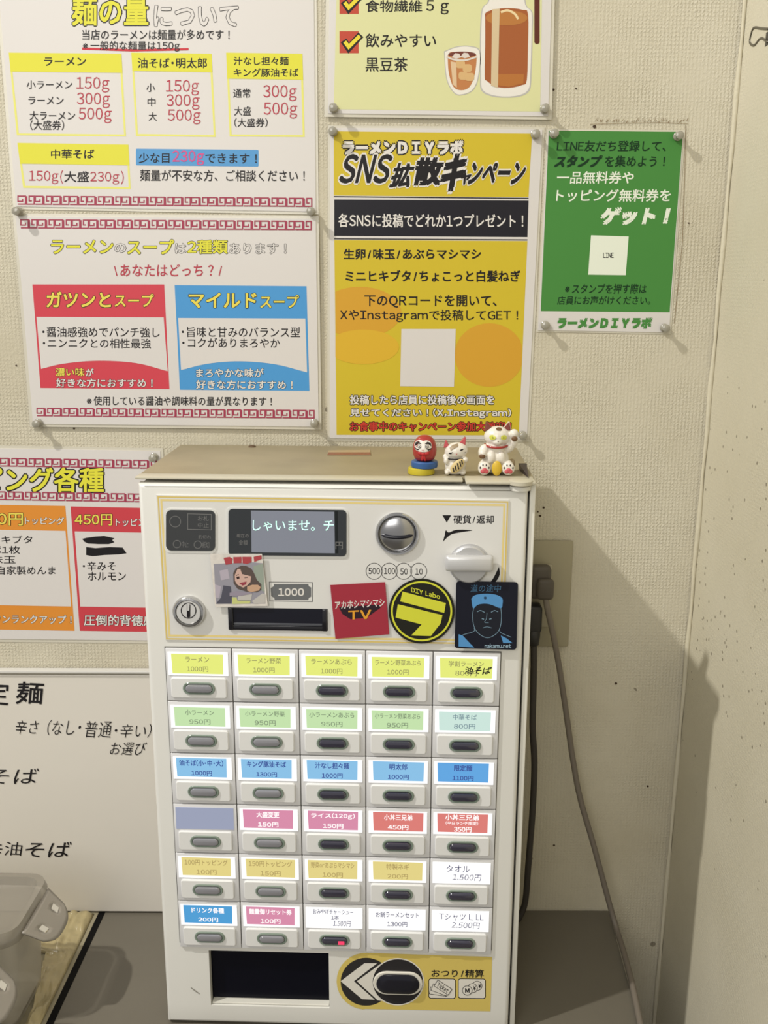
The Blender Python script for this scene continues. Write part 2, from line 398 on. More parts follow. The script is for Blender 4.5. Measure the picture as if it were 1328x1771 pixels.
# ---------------------------------------------------------------- posters
def poster(name, label, corners, d=.0012, cat='poster', m=None, lam=5, group=None):
    bl = corners[3]; br = corners[2]; org = on_wall((bl[0]+br[0])/2, (bl[1]+br[1])/2, d)
    t = thing(name, label, cat, org, 0, group); S = Sheet(W2(org), t, d)
    S.d = d
    S.slab('sheet', m or WHITE, corners, d-.0006, d)
    if lam:
        cxx = sum(p[0] for p in corners)/4; cyy = sum(p[1] for p in corners)/4
        big = [(p[0]+(lam if p[0] > cxx else -lam), p[1]+(lam if p[1] > cyy else -lam)) for p in corners]
        S.slab('laminate_margin', mat('laminate', (205, 200, 184), .2, coat=.4), big, d-.0009, d-.00062)
    return S
RED = ink((178, 62, 76)); YEL = ink((218, 214, 66)); K = ink(BLACK); DR = ink((150, 42, 66)); WP = ink((220, 216, 210))
BLU = ink((88, 152, 206)); FR = ink((160, 62, 84))
def fret(S, x0, y0, x1, y1, n, h, m=FR):
    """row of square spirals, every second one mirrored"""
    sh = []; ux = (x1-x0)/n; k = (y1-y0)/(x1-x0)
    for i in range(n):
        a = x0+i*ux; b = y0+k*(a-x0); s_ = 1
        w_ = ux*.86
        P = [(0, 1), (1, 1), (1, .0), (.0, .0), (.0, .66), (.62, .66), (.62, .36)] if i % 2 == 0 else [(0, 0), (0, 1), (1, 1), (1, .0), (.34, .0), (.34, .6), (.7, .6)]
        sh.append(stroke([(a+p[0]*w_, b+p[1]*h) for p in P], h*.15))
    S.add('fret_border', m, 2, *sh)

S = poster('noodle_amount_poster', 'white laminated poster with yellow headed boxes of noodle grams, top left of the wall', [(-6, -60), (542, -60), (546, 366), (28, 357)])
S.out('title_lettering', YEL, K, 2, '麺の量', (124, -6, 257, 45), bold=.03, ext=.035)
S.out('title_lettering', WHITE, K, 2, 'について', (266, 9, 412, 46), bold=.02, ext=.022)
L = lambda *a, **k: S.add('lettering', k.pop('m', K), k.pop('ly', 3), text(*a, **k))
L('当店のラーメンは麺量が多めです！', 142, 51, 397, 69); L('※一般的な麺量は150g', 143, 71, 311, 89)
S.add('underline', ink((196, 50, 60)), 2, stroke([(142, 84), (230, 87), (326, 85)], 4))
PY = ink((224, 222, 120))
for (a, b, c_, d_, hy) in (((15, 91), (210, 93), (218, 236), (29, 234), 33), ((227, 91), (366, 93), (373, 237), (235, 235), 32), ((391, 91), (523, 93), (527, 237), (397, 236), 45), ((30, 247), (222, 250), (226, 327), (40, 325), 36)):
    S.add('box_frame', PY, 1, frame([a, b, c_, d_], 3.5))
    f1 = hy/(d_[1]-a[1]); S.add('box_header', YEL, 2, poly([a, b, (b[0]+(c_[0]-b[0])*f1, b[1]+hy), (a[0]+(d_[0]-a[0])*f1, a[1]+hy)]))
L('ラーメン', 76, 99, 149, 114, bold=.02); L('油そば・明太郎', 238, 100, 358, 118, bold=.02)
L('汁なし担々麺', 404, 98, 499, 113, bold=.02); L('キング豚油そば', 404, 118, 516, 133, bold=.02)
for s_, a in (('小ラーメン', (46, 139, 125, 154)), ('ラーメン', (49, 167, 110, 181)), ('大ラーメン', (51, 192, 130, 208)), ('(大盛券)', (52, 208, 111, 225)), ('小', (253, 144, 268, 159)), ('中', (255, 169, 269, 184)), ('大', (257, 194, 271, 209)),
              ('通常', (403, 153, 433, 169)), ('大盛', (405, 184, 434, 200)), ('(大盛券)', (405, 204, 463, 220))): L(s_, *a)
for s_, a in (('150g', (132, 133, 189, 160)), ('300g', (133, 160, 190, 187)), ('500g', (136, 186, 193, 213)), ('150g', (287, 138, 344, 165)), ('300g', (288, 163, 345, 190)), ('500g', (290, 189, 347, 215)),
              ('300g', (455, 147, 513, 175)), ('500g', (456, 177, 514, 205))): L(s_, *a, m=RED, bold=0)
L('中華そば', 88, 258, 163, 275, bold=.02)
L('150g', 50, 295, 101, 318, m=RED, bold=0, k=.005); L('(', 104, 294, 109, 318, m=RED, bold=0); L('大盛', 111, 296, 154, 315); L('230g', 156, 297, 206, 319, m=RED, bold=0); L(')', 209, 295, 214, 319, m=RED, bold=0)
S.add('blue_highlight', BLU, 1, rrect(235, 257, 447, 286, 2, k=.01))
L('少な目', 240, 264, 293, 282); L('230g', 298, 260, 353, 286, m=ink((206, 84, 140)), bold=.014); L('できます！', 355, 265, 444, 282, k=.01)
L('麺量が不安な方、ご相談ください！', 242, 293, 527, 313, k=.004)
fret(S, 31, 339, 541, 343, 34, 14)

S = poster('soup_types_poster', 'white laminated poster with red and blue soup boxes, below the noodle amount poster', [(27, 374), (546, 378), (551, 738), (57, 733)], d=.0034)
fret(S, 36, 380, 540, 383, 34, 14); fret(S, 64, 706, 545, 710, 34, 13)
T = lambda s_, b, mf=YEL, **k: S.out('title_lettering', mf, K, 2, s_, b, **k)
T('ラーメン', (88, 415, 196, 439), bold=.025); T('の', (198, 421, 218, 437), WHITE, bold=.015); T('スープ', (220, 414, 301, 440), bold=.025)
T('は', (303, 421, 322, 438), WHITE, bold=.015); T('2種類', (324, 415, 394, 439), bold=.025); T('あります！', (397, 421, 495, 439), WHITE, bold=.015)
L('\\あなたはどっち？/', 197, 457, 384, 478, m=RED, bold=.01)
RB = ink((202, 70, 82)); BB = ink((78, 150, 208)); VY = ink((226, 210, 90))
for (P, mm, inn, arc) in ((((56, 492), (284, 492), (293, 673), (70, 671)), RB, ((63, 548), (283, 549), (290, 643), (71, 640)), ((71, 638), (110, 629), (170, 624), (235, 628), (290, 642))),
                          (((302, 493), (530, 495), (535, 676), (311, 674)), BB, ((308, 550), (528, 551), (531, 645), (313, 642)), ((313, 640), (360, 629), (415, 625), (475, 630), (531, 644)))):
    S.add('box_panel', mm, 1, poly(P)); S.add('box_field', WHITE, 2, poly([inn[0], inn[1]]+list(reversed(curve2(arc)))))
S.out('box_title', VY, K, 3, 'ガツンと', (80, 504, 192, 532), bold=.03, ext=.03); S.out('box_title', VY, K, 3, 'スープ', (198, 508, 266, 531), bold=.02, ext=.03)
S.out('box_title', VY, K, 3, 'マイルド', (326, 506, 444, 533), bold=.03, ext=.03); S.out('box_title', VY, K, 3, 'スープ', (450, 510, 517, 533), bold=.02, ext=.03)
L('・醤油感強めでパンチ強し', 73, 565, 276, 583, k=.004); L('・ニンニクとの相性最強', 74, 585, 261, 602, k=.004)
L('・旨味と甘みのバランス型', 314, 565, 519, 583, k=.004); L('・コクがありまろやか', 315, 584, 484, 601, k=.004)
S.out('box_note', VY, K, 4, '濃い味', (96, 636, 146, 651), bold=.02, ext=.03); S.out('box_note', WP, K, 4, 'が', (148, 637, 162, 651), bold=.02, ext=.03)
S.out('box_note', WP, K, 4, '好きな方におすすめ！', (97, 654, 264, 670), bold=.02, ext=.03, k=.004)
S.out('box_note', WP, K, 4, 'まろやかな味が', (339, 637, 456, 653), bold=.02, ext=.03); S.out('box_note', WP, K, 4, '好きな方におすすめ！', (339, 657, 506, 673), bold=.02, ext=.03, k=.004)
L('※使用している醤油や調味料の量が異なります！', 150, 685, 470, 701, k=.004)

S = poster('toppings_poster', 'white laminated topping price poster with orange and red columns, left of the ticket machine', [(-330, 770), (277, 780), (292, 1108), (-310, 1102)], lam=5)
fret(S, -300, 788, 272, 797, 38, 13); fret(S, -300, 846, 262, 855, 38, 13)
S.out('title_lettering', YEL, K, 2, 'トッピング各種', (-112, 807, 180, 851), bold=.03, ext=.05, k=.004)
OR = ink((216, 140, 56)); RR = ink((196, 68, 76))
for P, mm in ((((-120, 871), (113, 875), (129, 1091), (-110, 1087)), OR), (((122, 876), (330, 880), (345, 1094), (138, 1091)), RR)):
    S.add('box_panel', mm, 1, poly(P)); a, b, c_, d_ = P
    lt = lambda f, e: (a[0]+(d_[0]-a[0])*f+e, a[1]+(d_[1]-a[1])*f); rt = lambda f, e: (b[0]+(c_[0]-b[0])*f-e, b[1]+(c_[1]-b[1])*f)
    S.add('box_field', WHITE, 2, poly([lt(.20, 4), rt(.20, 3), rt(.805, 3), lt(.805, 4)]))
S.out('box_title', VY, K, 3, '300円', (-42, 887, 40, 909), bold=.02, ext=.03); S.out('box_title', WP, K, 3, 'トッピング', (43, 894, 111, 907), bold=.02, ext=.03, k=.01)
S.out('box_title', VY, K, 3, '450円', (129, 889, 194, 909), bold=.02, ext=.03); S.out('box_title', WP, K, 3, 'トッピング', (200, 896, 266, 910), bold=.02, ext=.03, k=.01)
L('・ヒキブタ', -26, 926, 56, 940); L('・豚1枚', -26, 944, 35, 958); L('・味玉', -26, 961, 27, 975); L('・自家製めんま', -14, 979, 96, 994)
S.out('box_note', WP, K, 3, 'ワンランクアップ！', (-12, 1063, 124, 1078), bold=.02, ext=.03, k=.01)
L('・辛みそ', 143, 971, 200, 987); L('ホルモン', 152, 989, 218, 1004)
S.out('box_note', WP, K, 3, '圧倒的背徳感', (145, 1063, 268, 1082), bold=.02, ext=.03, k=.01)
def scrib(pts): S.add('black_marker_scribble', K, 3, poly(pts))
scrib([(142, 932), (150, 930), (165, 928), (180, 927), (190, 929), (198, 931), (194, 934), (198, 938), (188, 941), (170, 941), (152, 940), (146, 937)])
scrib([(149, 946), (165, 948), (190, 946), (212, 947), (219, 957), (205, 959), (180, 960), (160, 962), (149, 960)])

S = poster('tea_poster', 'pale yellow green drink poster with red check boxes and a tea jug, top centre', [(570, -60), (955, -60), (948, 201), (567, 196)], d=.0034, lam=6)
S.add('green_field', ink((212, 212, 160)), 1, poly([(583, -55), (938, -55), (934, 193), (577, 189)]))
for y in (-14, 54):
    S.add('check_box', ink((186, 74, 56)), 2, poly([(587, y), (620, y), (620, y+38), (587, y+38)]))
    ck = [(594, y+16), (603, y+29), (624, y+6)]
    S.add('check_mark', K, 3, stroke(ck, 12)); S.add('check_mark', ink((226, 208, 58)), 4, stroke([(596, y+18), (603, y+27), (622, y+8)], 6.5))
L('食物繊維', 632, 0, 730, 21, bold=.012); L('５ｇ', 737, 0, 776, 25, bold=.012); L('飲みやすい', 632, 58, 754, 82, bold=.012); L('黒豆茶', 632, 99, 705, 124, bold=.012)
jug = curve2([(846, -30), (846, 2), (835, 16), (832, 60), (832, 130), (834, 154), (850, 164), (875, 167), (900, 164), (914, 154), (917, 130), (919, 60), (919, 22), (908, 8), (905, -30)], 4)
S.add('jug_outline', ink((184, 182, 176)), 2, poly([(x+(-2 if x < 875 else 2), y+(2 if y > 150 else 0)) for x, y in jug])); S.add('jug_glass', ink((226, 222, 214)), 3, poly(jug))
S.add('jug_tea', ink((160, 92, 52)), 4, poly(curve2([(839, 30), (840, 22), (856, 16), (880, 14), (904, 17), (913, 24), (913, 80), (911, 138), (903, 147), (880, 152), (858, 150), (842, 140), (838, 132), (839, 80), (839, 30)], 3)))
S.add('jug_tea_surface', ink((178, 118, 62)), 5, ell(876, 31, 36, 13)); S.add('jug_tea_glow', ink((176, 112, 56)), 5, poly([(858, 128), (906, 128), (905, 144), (880, 150), (858, 147)]))
S.add('jug_highlight', ink((206, 186, 150)), 6, poly([(851, 16), (864, 15), (861, 152), (849, 148)])); S.add('jug_highlight', ink((226, 205, 160)), 6, stroke(curve2([(866, 21), (878, 18), (890, 24), (896, 33)]), 4))
gl = curve2([(769, 90), (790, 82), (812, 81), (829, 90), (827, 130), (818, 154), (800, 163), (786, 160), (773, 136), (769, 90)], 5)
S.add('glass_outline', ink((180, 178, 170)), 2, poly([(798+(x-798)*1.05, 122+(y-122)*1.04) for x, y in gl])); S.add('glass_body', ink((228, 224, 214)), 3, poly(gl))
S.add('glass_tea', ink((186, 124, 76)), 4, poly(curve2([(774, 96), (780, 90), (798, 91), (818, 92), (824, 98), (821, 128), (812, 150), (798, 156), (784, 150), (776, 126), (774, 96)], 4)))
S.add('glass_tea_surface', ink((112, 62, 52)), 5, ell(799, 94, 24, 5)); S.add('glass_rim_glass', ink((214, 208, 198)), 6, stroke(curve2([(772, 98), (785, 103), (805, 104), (825, 98)]), 3))
for x, y in ((789, 96), (804, 95)): S.add('ice', ink((214, 204, 194)), 6+x*.01-7.8, poly([(x-8, y+3), (x-2, y-4), (x+5, y-3), (x+9, y+3), (x, y+6)]))
for q, (x, y) in enumerate(((796, 111), (808, 118), (801, 131), (812, 133))): S.add('ice', ink((208, 172, 120)), 5+q*.2, rrect(x-8, y-7, x+8, y+7, 5))
S.add('glass_highlight', ink((214, 186, 150)), 6, poly([(779, 106), (789, 108), (790, 152), (783, 146)]))
S.add('straw', ink((92, 46, 36)), 4, rrect(924, -40, 933, 76, 4))

S = poster('campaign_poster', 'yellow social media campaign poster with black band, above the ticket machine', [(571, 221), (938, 224), (911, 760), (570, 758)], d=.0012, lam=4)
Y5 = ink((202, 180, 50))
S.add('yellow_field', Y5, 1, poly([(577, 227), (920, 231), (914, 341), (577, 338)])); S.add('black_rule', K, 1, poly([(577, 339), (914, 342), (914, 344), (577, 341)]))
S.add('black_band', ink((34, 33, 40)), 1, poly([(578, 345), (914, 347), (912, 410), (578, 408)])); S.add('black_rule', K, 1, poly([(578, 412), (912, 414), (912, 416), (578, 414)]))
S.add('yellow_field', Y5, 1, poly([(578, 415), (912, 417), (897, 753), (582, 752)]))
def clip(sh, xl): return ([(max(x, xl(y)), y) for x, y in sh[0]], sh[1])
eo = ink((206, 156, 52)); eo2 = ink((212, 172, 52))
S.add('egg_shape', eo, 2, clip(ell(622, 540, 72, 44), lambda y: 579+(y-417)*.01)); S.add('egg_shape', eo2, 3, clip(ell(628, 600, 62, 30), lambda y: 580)); S.add('egg_shape', eo, 2, clip(ell(846, 614, 60, 55), lambda y: 0) if False else ([(min(x, 902), y) for x, y in ell(846, 614, 60, 55)[0]], ell(846, 614, 60, 55)[1]))
S.out('shop_lettering', WP, K, 2, 'ラーメンＤＩＹラボ', (592, 242, 802, 268), bold=.085, ext=.085)
S.out('brush_lettering', K, WP, 4, 'SNS', (590, 266, 676, 318), bold=.03, ext=.05, skew=.25); S.out('brush_lettering', K, WP, 4, '拡', (677, 281, 714, 325), bold=.05, ext=.05, skew=.3); S.out('brush_lettering', K, WP, 4, '散', (716, 271, 766, 322), bold=.06, ext=.05, skew=.2)
S.out('brush_lettering', K, WP, 4, 'キ', (764, 264, 806, 333), bold=.07, ext=.05, skew=.3); S.out('brush_lettering', K, WP, 4, 'ャ', (796, 298, 814, 320), bold=.05, ext=.06, skew=.3); S.out('brush_lettering', K, WP, 4, 'ンペーン', (812, 280, 908, 320), bold=.05, ext=.05, skew=.25)
L('各SNSに投稿でどれか1つプレゼント！', 585, 369, 905, 393, m=WP, bold=.018, k=.004)
L('生卵/味玉/あぶらマシマシ', 594, 430, 832, 449, bold=.03); L('ミニヒキブタ/ちょこっと白髪ねぎ', 597, 467, 900, 488, bold=.03)
L('下のQRコードを開いて、', 630, 510, 859, 532, bold=.02, k=.002); L('XやInstagramで投稿してGET！', 588, 535, 896, 557, bold=.015, k=.002)
S.add('blank_white_square', WHITE, 4, poly([(694, 569), (788, 569), (785, 669), (692, 668)]))
S.out('outlined_lettering', WP, K, 3, '投稿したら店員に投稿後の画面を', (605, 683, 855, 700), bold=.03, ext=.06); S.out('outlined_lettering', WP, K, 3, '見せてください！(X,Instagram)', (605, 706, 884, 723), bold=.03, ext=.06, k=.002)
S.out('outlined_lettering', ink((196, 62, 50)), K, 3, 'お食事中のキャンペーン参加大歓迎！', (605, 729, 884, 746), bold=.03, ext=.06, k=.001)

S = poster('stamp_poster', 'small green poster with white and dark slanted lettering, right of the yellow poster', [(948, 226), (1182, 228), (1157, 575), (930, 571)], d=.0012, lam=3)
S.add('green_field', ink((72, 134, 64)), 1, poly([(949, 226), (1181, 228), (1158, 540), (935, 538)]))
DG = ink((20, 52, 30)); WG = ink((226, 232, 216))
L('LINE友だち登録して、', 963, 243, 1152, 262, m=DG, skew=.1, bold=.02); L('スタンプ', 960, 268, 1040, 290, m=DG, skew=.3, bold=.07); L('を集めよう！', 1046, 269, 1150, 289, m=DG, skew=.1, bold=.02)
L('一品無料券や', 963, 296, 1096, 318, m=WG, skew=.1, bold=.02); L('トッピング無料券を', 962, 327, 1160, 349, m=WG, skew=.1, bold=.02); L('ゲット！', 1038, 357, 1158, 390, m=WG, skew=.25, bold=.09)
S.add('blank_white_square', WG, 2, poly([(1022, 407), (1087, 409), (1082, 476), (1017, 475)])); L('LINE', 1043, 437, 1061, 446, bold=.03)
L('※スタンプを押す際は', 977, 491, 1118, 508, m=DG, skew=.12, bold=.015); L('店員にお声がけください。', 964, 512, 1125, 527, m=DG, skew=.12, bold=.015)
L('ラーメンＤＩＹラボ', 963, 548, 1128, 569, m=ink((72, 134, 64)), skew=.15, bold=.1)

# whiteboard leaning behind the machine
wb = thing('whiteboard', 'handwritten whiteboard standing on the counter against the wall, behind the machine', 'whiteboard', on_wall(0, 1575, .007))
S = Sheet(W2(Vector(wb.location)), wb, .0104)
mwb = mat('whiteboard_enamel', (218, 213, 203), .22, spec=.5)
z0 = on_wall(100, 1588, .012).z; z0 = .0025
def wpt(x0, y0, x1, y1, dd0, dd1, nm, mm):
    a = on_wall(x0, y0, dd1); b = on_wall(x1, y1, dd1); mb = MB(); l = wb.location
    mb.box(a.x-l.x, b.x-l.x, -dd1-l.y, -dd0-l.y, max(b.z, z0)-l.z, a.z-l.z, bev=.0008); return mb.build(nm, mm, wb)
wpt(-360, 1166, 330, 1590, .004, .010, 'board', mwb)
wpt(-366, 1159, 334, 1166, .003, .013, 'top_rail', mat('rail_white', (206, 204, 198), .35))
HK = ink((34, 32, 34), .4)
def hand(pieces, wd=3.4, m=HK): S.add('handwriting', m, 1, *[stroke(curve2(p, 4) if len(p) > 2 else p, wd) for p in pieces])
H = lambda s_, *b, **k: S.add('handwriting', HK, 1, text(s_, *b, wob=.02, **k))
H('限定', -70, 1180, 16, 1220, bold=.012, skew=.08); H('麺', 28, 1179, 75, 1218, bold=.016, skew=.1)
H('辛さ', 27, 1246, 66, 1270, bold=-.006, skew=.2); H('(なし・', 82, 1245, 140, 1272, bold=-.006, skew=.2); H('普通', 147, 1247, 193, 1276, bold=-.004, skew=.15); H('・辛い)', 198, 1252, 262, 1276, bold=-.006, skew=.2); H('お選び', 191, 1284, 252, 1306, bold=-.004, skew=.25)
H('そば', -20, 1329, 66, 1356, bold=.004, skew=.2); H('油', 8, 1456, 38, 1480, bold=-.004, skew=.15); H('そば', 44, 1456, 122, 1483, bold=.006, skew=.25); H('辛', -30, 1456, 4, 1482, bold=0, skew=.15)

# pins
m_pin = mat('clear_pin', (150, 146, 132), .12, coat=.6, spec=.8)
m_steel = mat('pin_steel', (200, 198, 190), .2, metal=1)
def pin(px, py, lab, r=.0047, d=.0038):
    p = on_wall(px, py, d); e = thing('push_pin', lab, 'push pin', p, 0, 'clear push pins holding the posters')
    MB().lathe_y((0, 0, 0), [(r*.55, 0), (r*.98, .0006), (r*.98, .0022), (r*.6, .0034), (r*.45, .0055), (r*.62, .0078), (r*.9, .0092), (r*.86, .0108), (r*.4, .0116)], 20).build('head', m_pin, e, angle=40)
    MB().lathe_y((0, 0, 0), [(.0007, -.003), (.0007, .0002)], 8).build('needle', m_steel, e)
for a in ((577, 188, 'clear push pin at the bottom left of the pale tea poster'), (941, 189, 'clear push pin at the bottom right of the pale tea poster'),
          (576, 228, 'clear push pin at the top left of the yellow campaign poster'), (925, 233, 'clear push pin at the top right of the yellow campaign poster'),
          (957, 232, 'clear push pin at the top left of the green poster'), (1171, 236, 'clear push pin at the top right of the green poster'),
          (942, 562, 'clear push pin at the bottom left of the green poster'), (1148, 567, 'clear push pin at the bottom right of the green poster'),
          (33, 366, 'clear push pin at the left joint of the two large left posters'), (538, 366, 'clear push pin at the right joint of the two large left posters'),
          (67, 731, 'clear push pin at the bottom left of the soup types poster'), (544, 731, 'clear push pin at the bottom right of the soup types poster'),
          (267, 790, 'clear push pin at the top right of the toppings poster'), (903, 752, 'clear push pin at the bottom right of the yellow campaign poster')):
    pin(*a, d=.0038 if a[1] in (188, 189, 366, 731) else .0016)

# ---------------------------------------------------------------- ticket machine
MM = thing('ticket_machine', 'white food ticket vending machine with six rows of buttons on the counter', 'ticket machine', MO, PSI)
m_case = mat('cream_steel', (220, 218, 208), .38, var=.03, vscale=14)
m_door = mat('door_enamel', (224, 223, 217), .32, var=.02, vscale=10)
m_top = mat('dusty_lid', (150, 139, 112), .5, var=.32, vscale=13)
m_dark = mat('dark_gap', (26, 24, 22), .6)
MB().box(.0, MW+.0035, .018, MD, .004, MH-.006, bev=.003).build('cabinet', m_case, MM, angle=40)
MB().box(.004, MW-.003, .010, .0185, .006, MH-.010).build('door_seal', m_dark, MM)
MB().box(MW-.0015, MW+.0035, .004, .02, .004, MH-.004, bev=.0008).build('side_flange', m_case, MM, angle=40)
# door leaf with openings is built as a bevelled slab; the recesses are boxes set into cut windows
def fb(u, v): p = F(u, v); return p.x, p.z
def rect_local(u0, v0, u1, v1):
    a = F(u0, v0); b = F(u1, v1); c_ = F(u1, v0); d_ = F(u0, v1)
    return (a.x+d_.x)/2, (b.x+c_.x)/2, (b.z+d_.z)/2, (a.z+c_.z)/2
tray = rect_local(363, 1646, 569, 1741); slot = rect_local(397, 1053, 565, 1087)
def door_with_holes(holes, x0, x1, z0, z1, y0, y1):
    xs = sorted({x0, x1, *[h[0] for h in holes], *[h[1] for h in holes]}); zs_ = sorted({z0, z1, *[h[2] for h in holes], *[h[3] for h in holes]})
    bm = bmesh.new(); V = {}
    def gv(x, z):
        if (x, z) not in V: V[(x, z)] = bm.verts.new((x, y0, z))
        return V[(x, z)]
    for i in range(len(xs)-1):
        for j in range(len(zs_)-1):
            mx_, mz = (xs[i]+xs[i+1])/2, (zs_[j]+zs_[j+1])/2
            if any(h[0] < mx_ < h[1] and h[2] < mz < h[3] for h in holes): continue
            bm.faces.new([gv(xs[i], zs_[j]), gv(xs[i+1], zs_[j]), gv(xs[i+1], zs_[j+1]), gv(xs[i], zs_[j+1])])
    r = bmesh.ops.extrude_face_region(bm, geom=bm.faces[:]); 
    for q in r['geom']:
        if isinstance(q, bmesh.types.BMVert): q.co.y = y1
    bmesh.ops.recalc_face_normals(bm, faces=bm.faces)
    eg = [e for e in bm.edges if len(e.link_faces) == 2 and e.calc_face_angle() > 1.2 and all(abs(q.co.y-y0) < 1e-6 for q in e.verts) or (len(e.link_faces) == 2 and e.calc_face_angle() > 1.2 and all(q.co.x in (x0, x1) and q.co.z in (z0, z1) for q in e.verts))]
    outer = [e for e in eg if all((abs(q.co.x-x0) < 1e-6 or abs(q.co.x-x1) < 1e-6 or abs(q.co.z-z0) < 1e-6 or abs(q.co.z-z1) < 1e-6) for q in e.verts)]
    bmesh.ops.bevel(bm, geom=outer, offset=.0045, segments=4, affect='EDGES', profile=.5)
    return bm
mb = MB(); mb.bm(door_with_holes([tray, slot], .0, MW-.0035, .003, MH-.0055, 0, .0115)); mb.build('door', m_door, MM, angle=35)
def lip_box(nm, r, depth, m):
    x0, x1, za, zb = r; mb = MB(); e = .0012
    mb.add([(x0-e, .011, za-e), (x1+e, .011, za-e), (x1+e, .011, zb+e), (x0-e, .011, zb+e), (x0, depth, za), (x1, depth, za), (x1, depth, zb), (x0, depth, zb)],
           [(4, 5, 6, 7), (0, 1, 5, 4), (1, 2, 6, 5), (2, 3, 7, 6), (3, 0, 4, 7)]); return mb.build(nm, m, MM)
m_blk = mat('tray_black', (16, 17, 30), .3)
MB().box(tray[0]-.001, tray[1]+.001, .0112, .0165, tray[2]-.001, tray[3]+.001).build('ticket_tray', m_blk, MM)
MB().box(slot[0]-.001, slot[1]+.001, -.0015, .0165, slot[2]-.001, slot[3]+.001).build('banknote_slot', m_blk, MM)
MB().box(tray[0]+.001, tray[1]-.0005, .002, .011, tray[2]+.0005, tray[2]+.0022, bev=.0005).build('tray_ledge', m_case, MM)
# smoked flap hanging across the tray
MB().box(tray[0]+.0006, tray[1]-.0006, .0085, .0100, tray[2]+.003, tray[3]-.0005, bev=.0004).build('tray_flap', mat('smoked_flap', (10, 11, 22), .25, spec=.15), MM)
Fm = lambda u, v, d: F(u, v, d)
S = Sheet(Fm, MM, .0002)
# lid
def zlid(x): return MH
lx = F(803, 828).x
MB().box(-.0035, MW+.0035, .02, MD, MH-.0058, MH, bev=.0015).build('lid', m_top, MM, angle=40)
MB().box(-.0035, lx-.001, .004, .021, MH-.0022, MH+.0002, bev=.001).build('lid_lip', mat('lid_edge', (192, 186, 166), .4), MM, angle=40)
mb = MB(); x0, x1 = lx+.001, MW+.002
mb.box(x0, x1, -.006, .021, MH-.0018, MH+.0008, bev=.0008); mb.lathe_z((x1-.013, -.001, MH-.0020), [(.011, 0), (.011, .0034), (.0095, .0042)], 24); mb.build('hinge_plate', MATS['lid_edge'], MM, angle=40)
mb = MB(); mb.lathe_z((x1-.013, .002, MH-.0078), [(.0095, 0), (.0095, .004)], 24); mb.build('hinge_knuckle', m_case, MM, angle=40)
def lid_pt(u, v): p = Tp(u, v, MH); return p
for u, v, r in ((436, 773, .0042),):
    p = lid_pt(u, v); MB().lathe_z((p.x, p.y, MH), [(r, 0), (r*.9, .0012), (r*.4, .002)], 20).build('lid_screw', mat('rust_screw', (92, 72, 50), .6), MM, angle=40)
p = [lid_pt(*q) for q in ((568, 780), (640, 779), (641, 788), (566, 788))]
mb = MB(); mb.loops([[Vector((q.x, q.y, MH+.0002)) for q in p], [Vector((q.x, q.y, MH+.0008)) for q in p]]); o = mb.build('paper_label', mat('tan_label', (168, 148, 116), .6), MM); o['label'] = 'faded label stuck near the back of the lid'
mb = MB(); q = [lid_pt(*q) for q in ((568, 784), (640, 784), (641, 788), (566, 788))]; mb.loops([[Vector((r.x, r.y, MH+.0008)) for r in q], [Vector((r.x, r.y, MH+.001)) for r in q]]); mb.build('label_stripe', mat('rust_red', (136, 92, 70), .6), MM)
a_, b_ = lid_pt(902, 795), lid_pt(909, 817)
xx = MW+.0005
mb = MB(); mb.loops([[Vector((xx-.0075, .056, MH+.0005)), Vector((xx-.0005, .056, MH+.0005)), Vector((xx-.003, .012, MH+.0005))], [Vector((xx-.0078, .058, MH+.006)), Vector((xx, .058, MH+.006)), Vector((xx-.0032, .012, MH+.002))]]); mb.build('shade_wedge', mat('wedge_shade', (46, 34, 44), .4), MM)  # added wedge: its dark colour stands for shaded wall past the lid edge
# seams on the door
seam = mat('seam_line', (120, 116, 104), .6)
S.add('door_crease', seam, 0, stroke([(250, 841), (580, 845), (905, 849)], 1.1))
# control panel
cp = [(270, 856), (880, 865), (872, 1116), (286, 1107)]
S.slab('control_plate', mat('brushed_silver', (222, 221, 217), .4, metal=.08, var=.03, vscale=30), cp, 0, .0012)
S.d = .0012; yl = ink((214, 190, 112)); yl2 = ink((226, 206, 140))
S.add('yellow_border', yl, 1, frame([(272, 858), (879, 867), (871, 1115), (287, 1106)], 2.6)); S.add('yellow_border', yl2, 1, frame([(277, 863), (874, 872), (866, 1110), (291, 1101)], 3.6))
pan = mat('smoked_panel', (58, 60, 62), .22, coat=.3); ln = ink((112, 112, 112)); rimm = mat('panel_rim', (222, 222, 218), .35)
S.slab('status_panel', rimm, rrect(284, 879, 375, 956, 10, k=.012)[0], .0010, .0018)
S.slab('status_panel', pan, rrect(287, 882, 372, 952, 9, k=.012)[0], .0012, .0026)
S.d = .0026
S.add('panel_marks', ln, 1, ring(303, 902, 10, 10, 1.2), ring(306, 941, 7, 7, 1.2), ring(342, 942, 7, 7, 1.2), frame(rrect(324, 888, 366, 916, 2)[0][::1], 1.0) if False else frame([(324, 888), (366, 889), (366, 917), (324, 916)], 1.2),
      text('お札', 342, 892, 361, 901), text('中止', 342, 904, 361, 913), text('釣切れ', 343, 925, 365, 932), text('中止', 314, 936, 326, 947), text('紙切', 350, 937, 362, 948))
S.d = .0012
S.slab('display_bezel', rimm, rrect(391, 877, 602, 964, 9, k=.011)[0], .0010, .0018)
S.slab('display_window', mat('display_black', (46, 50, 54), .15, coat=.5), rrect(395, 880, 599, 960, 7, k=.011)[0], .0012, .0028)
S.d = .0028
S.add('display_screen', mat('vfd_screen', (150, 154, 166), .2, emit=.55), 1, poly([(434, 883), (578, 885), (579, 957), (435, 955)]))
S.add('display_edge', ink((30, 34, 36)), 1, poly([(579, 884), (584, 884), (585, 957), (580, 957)]))
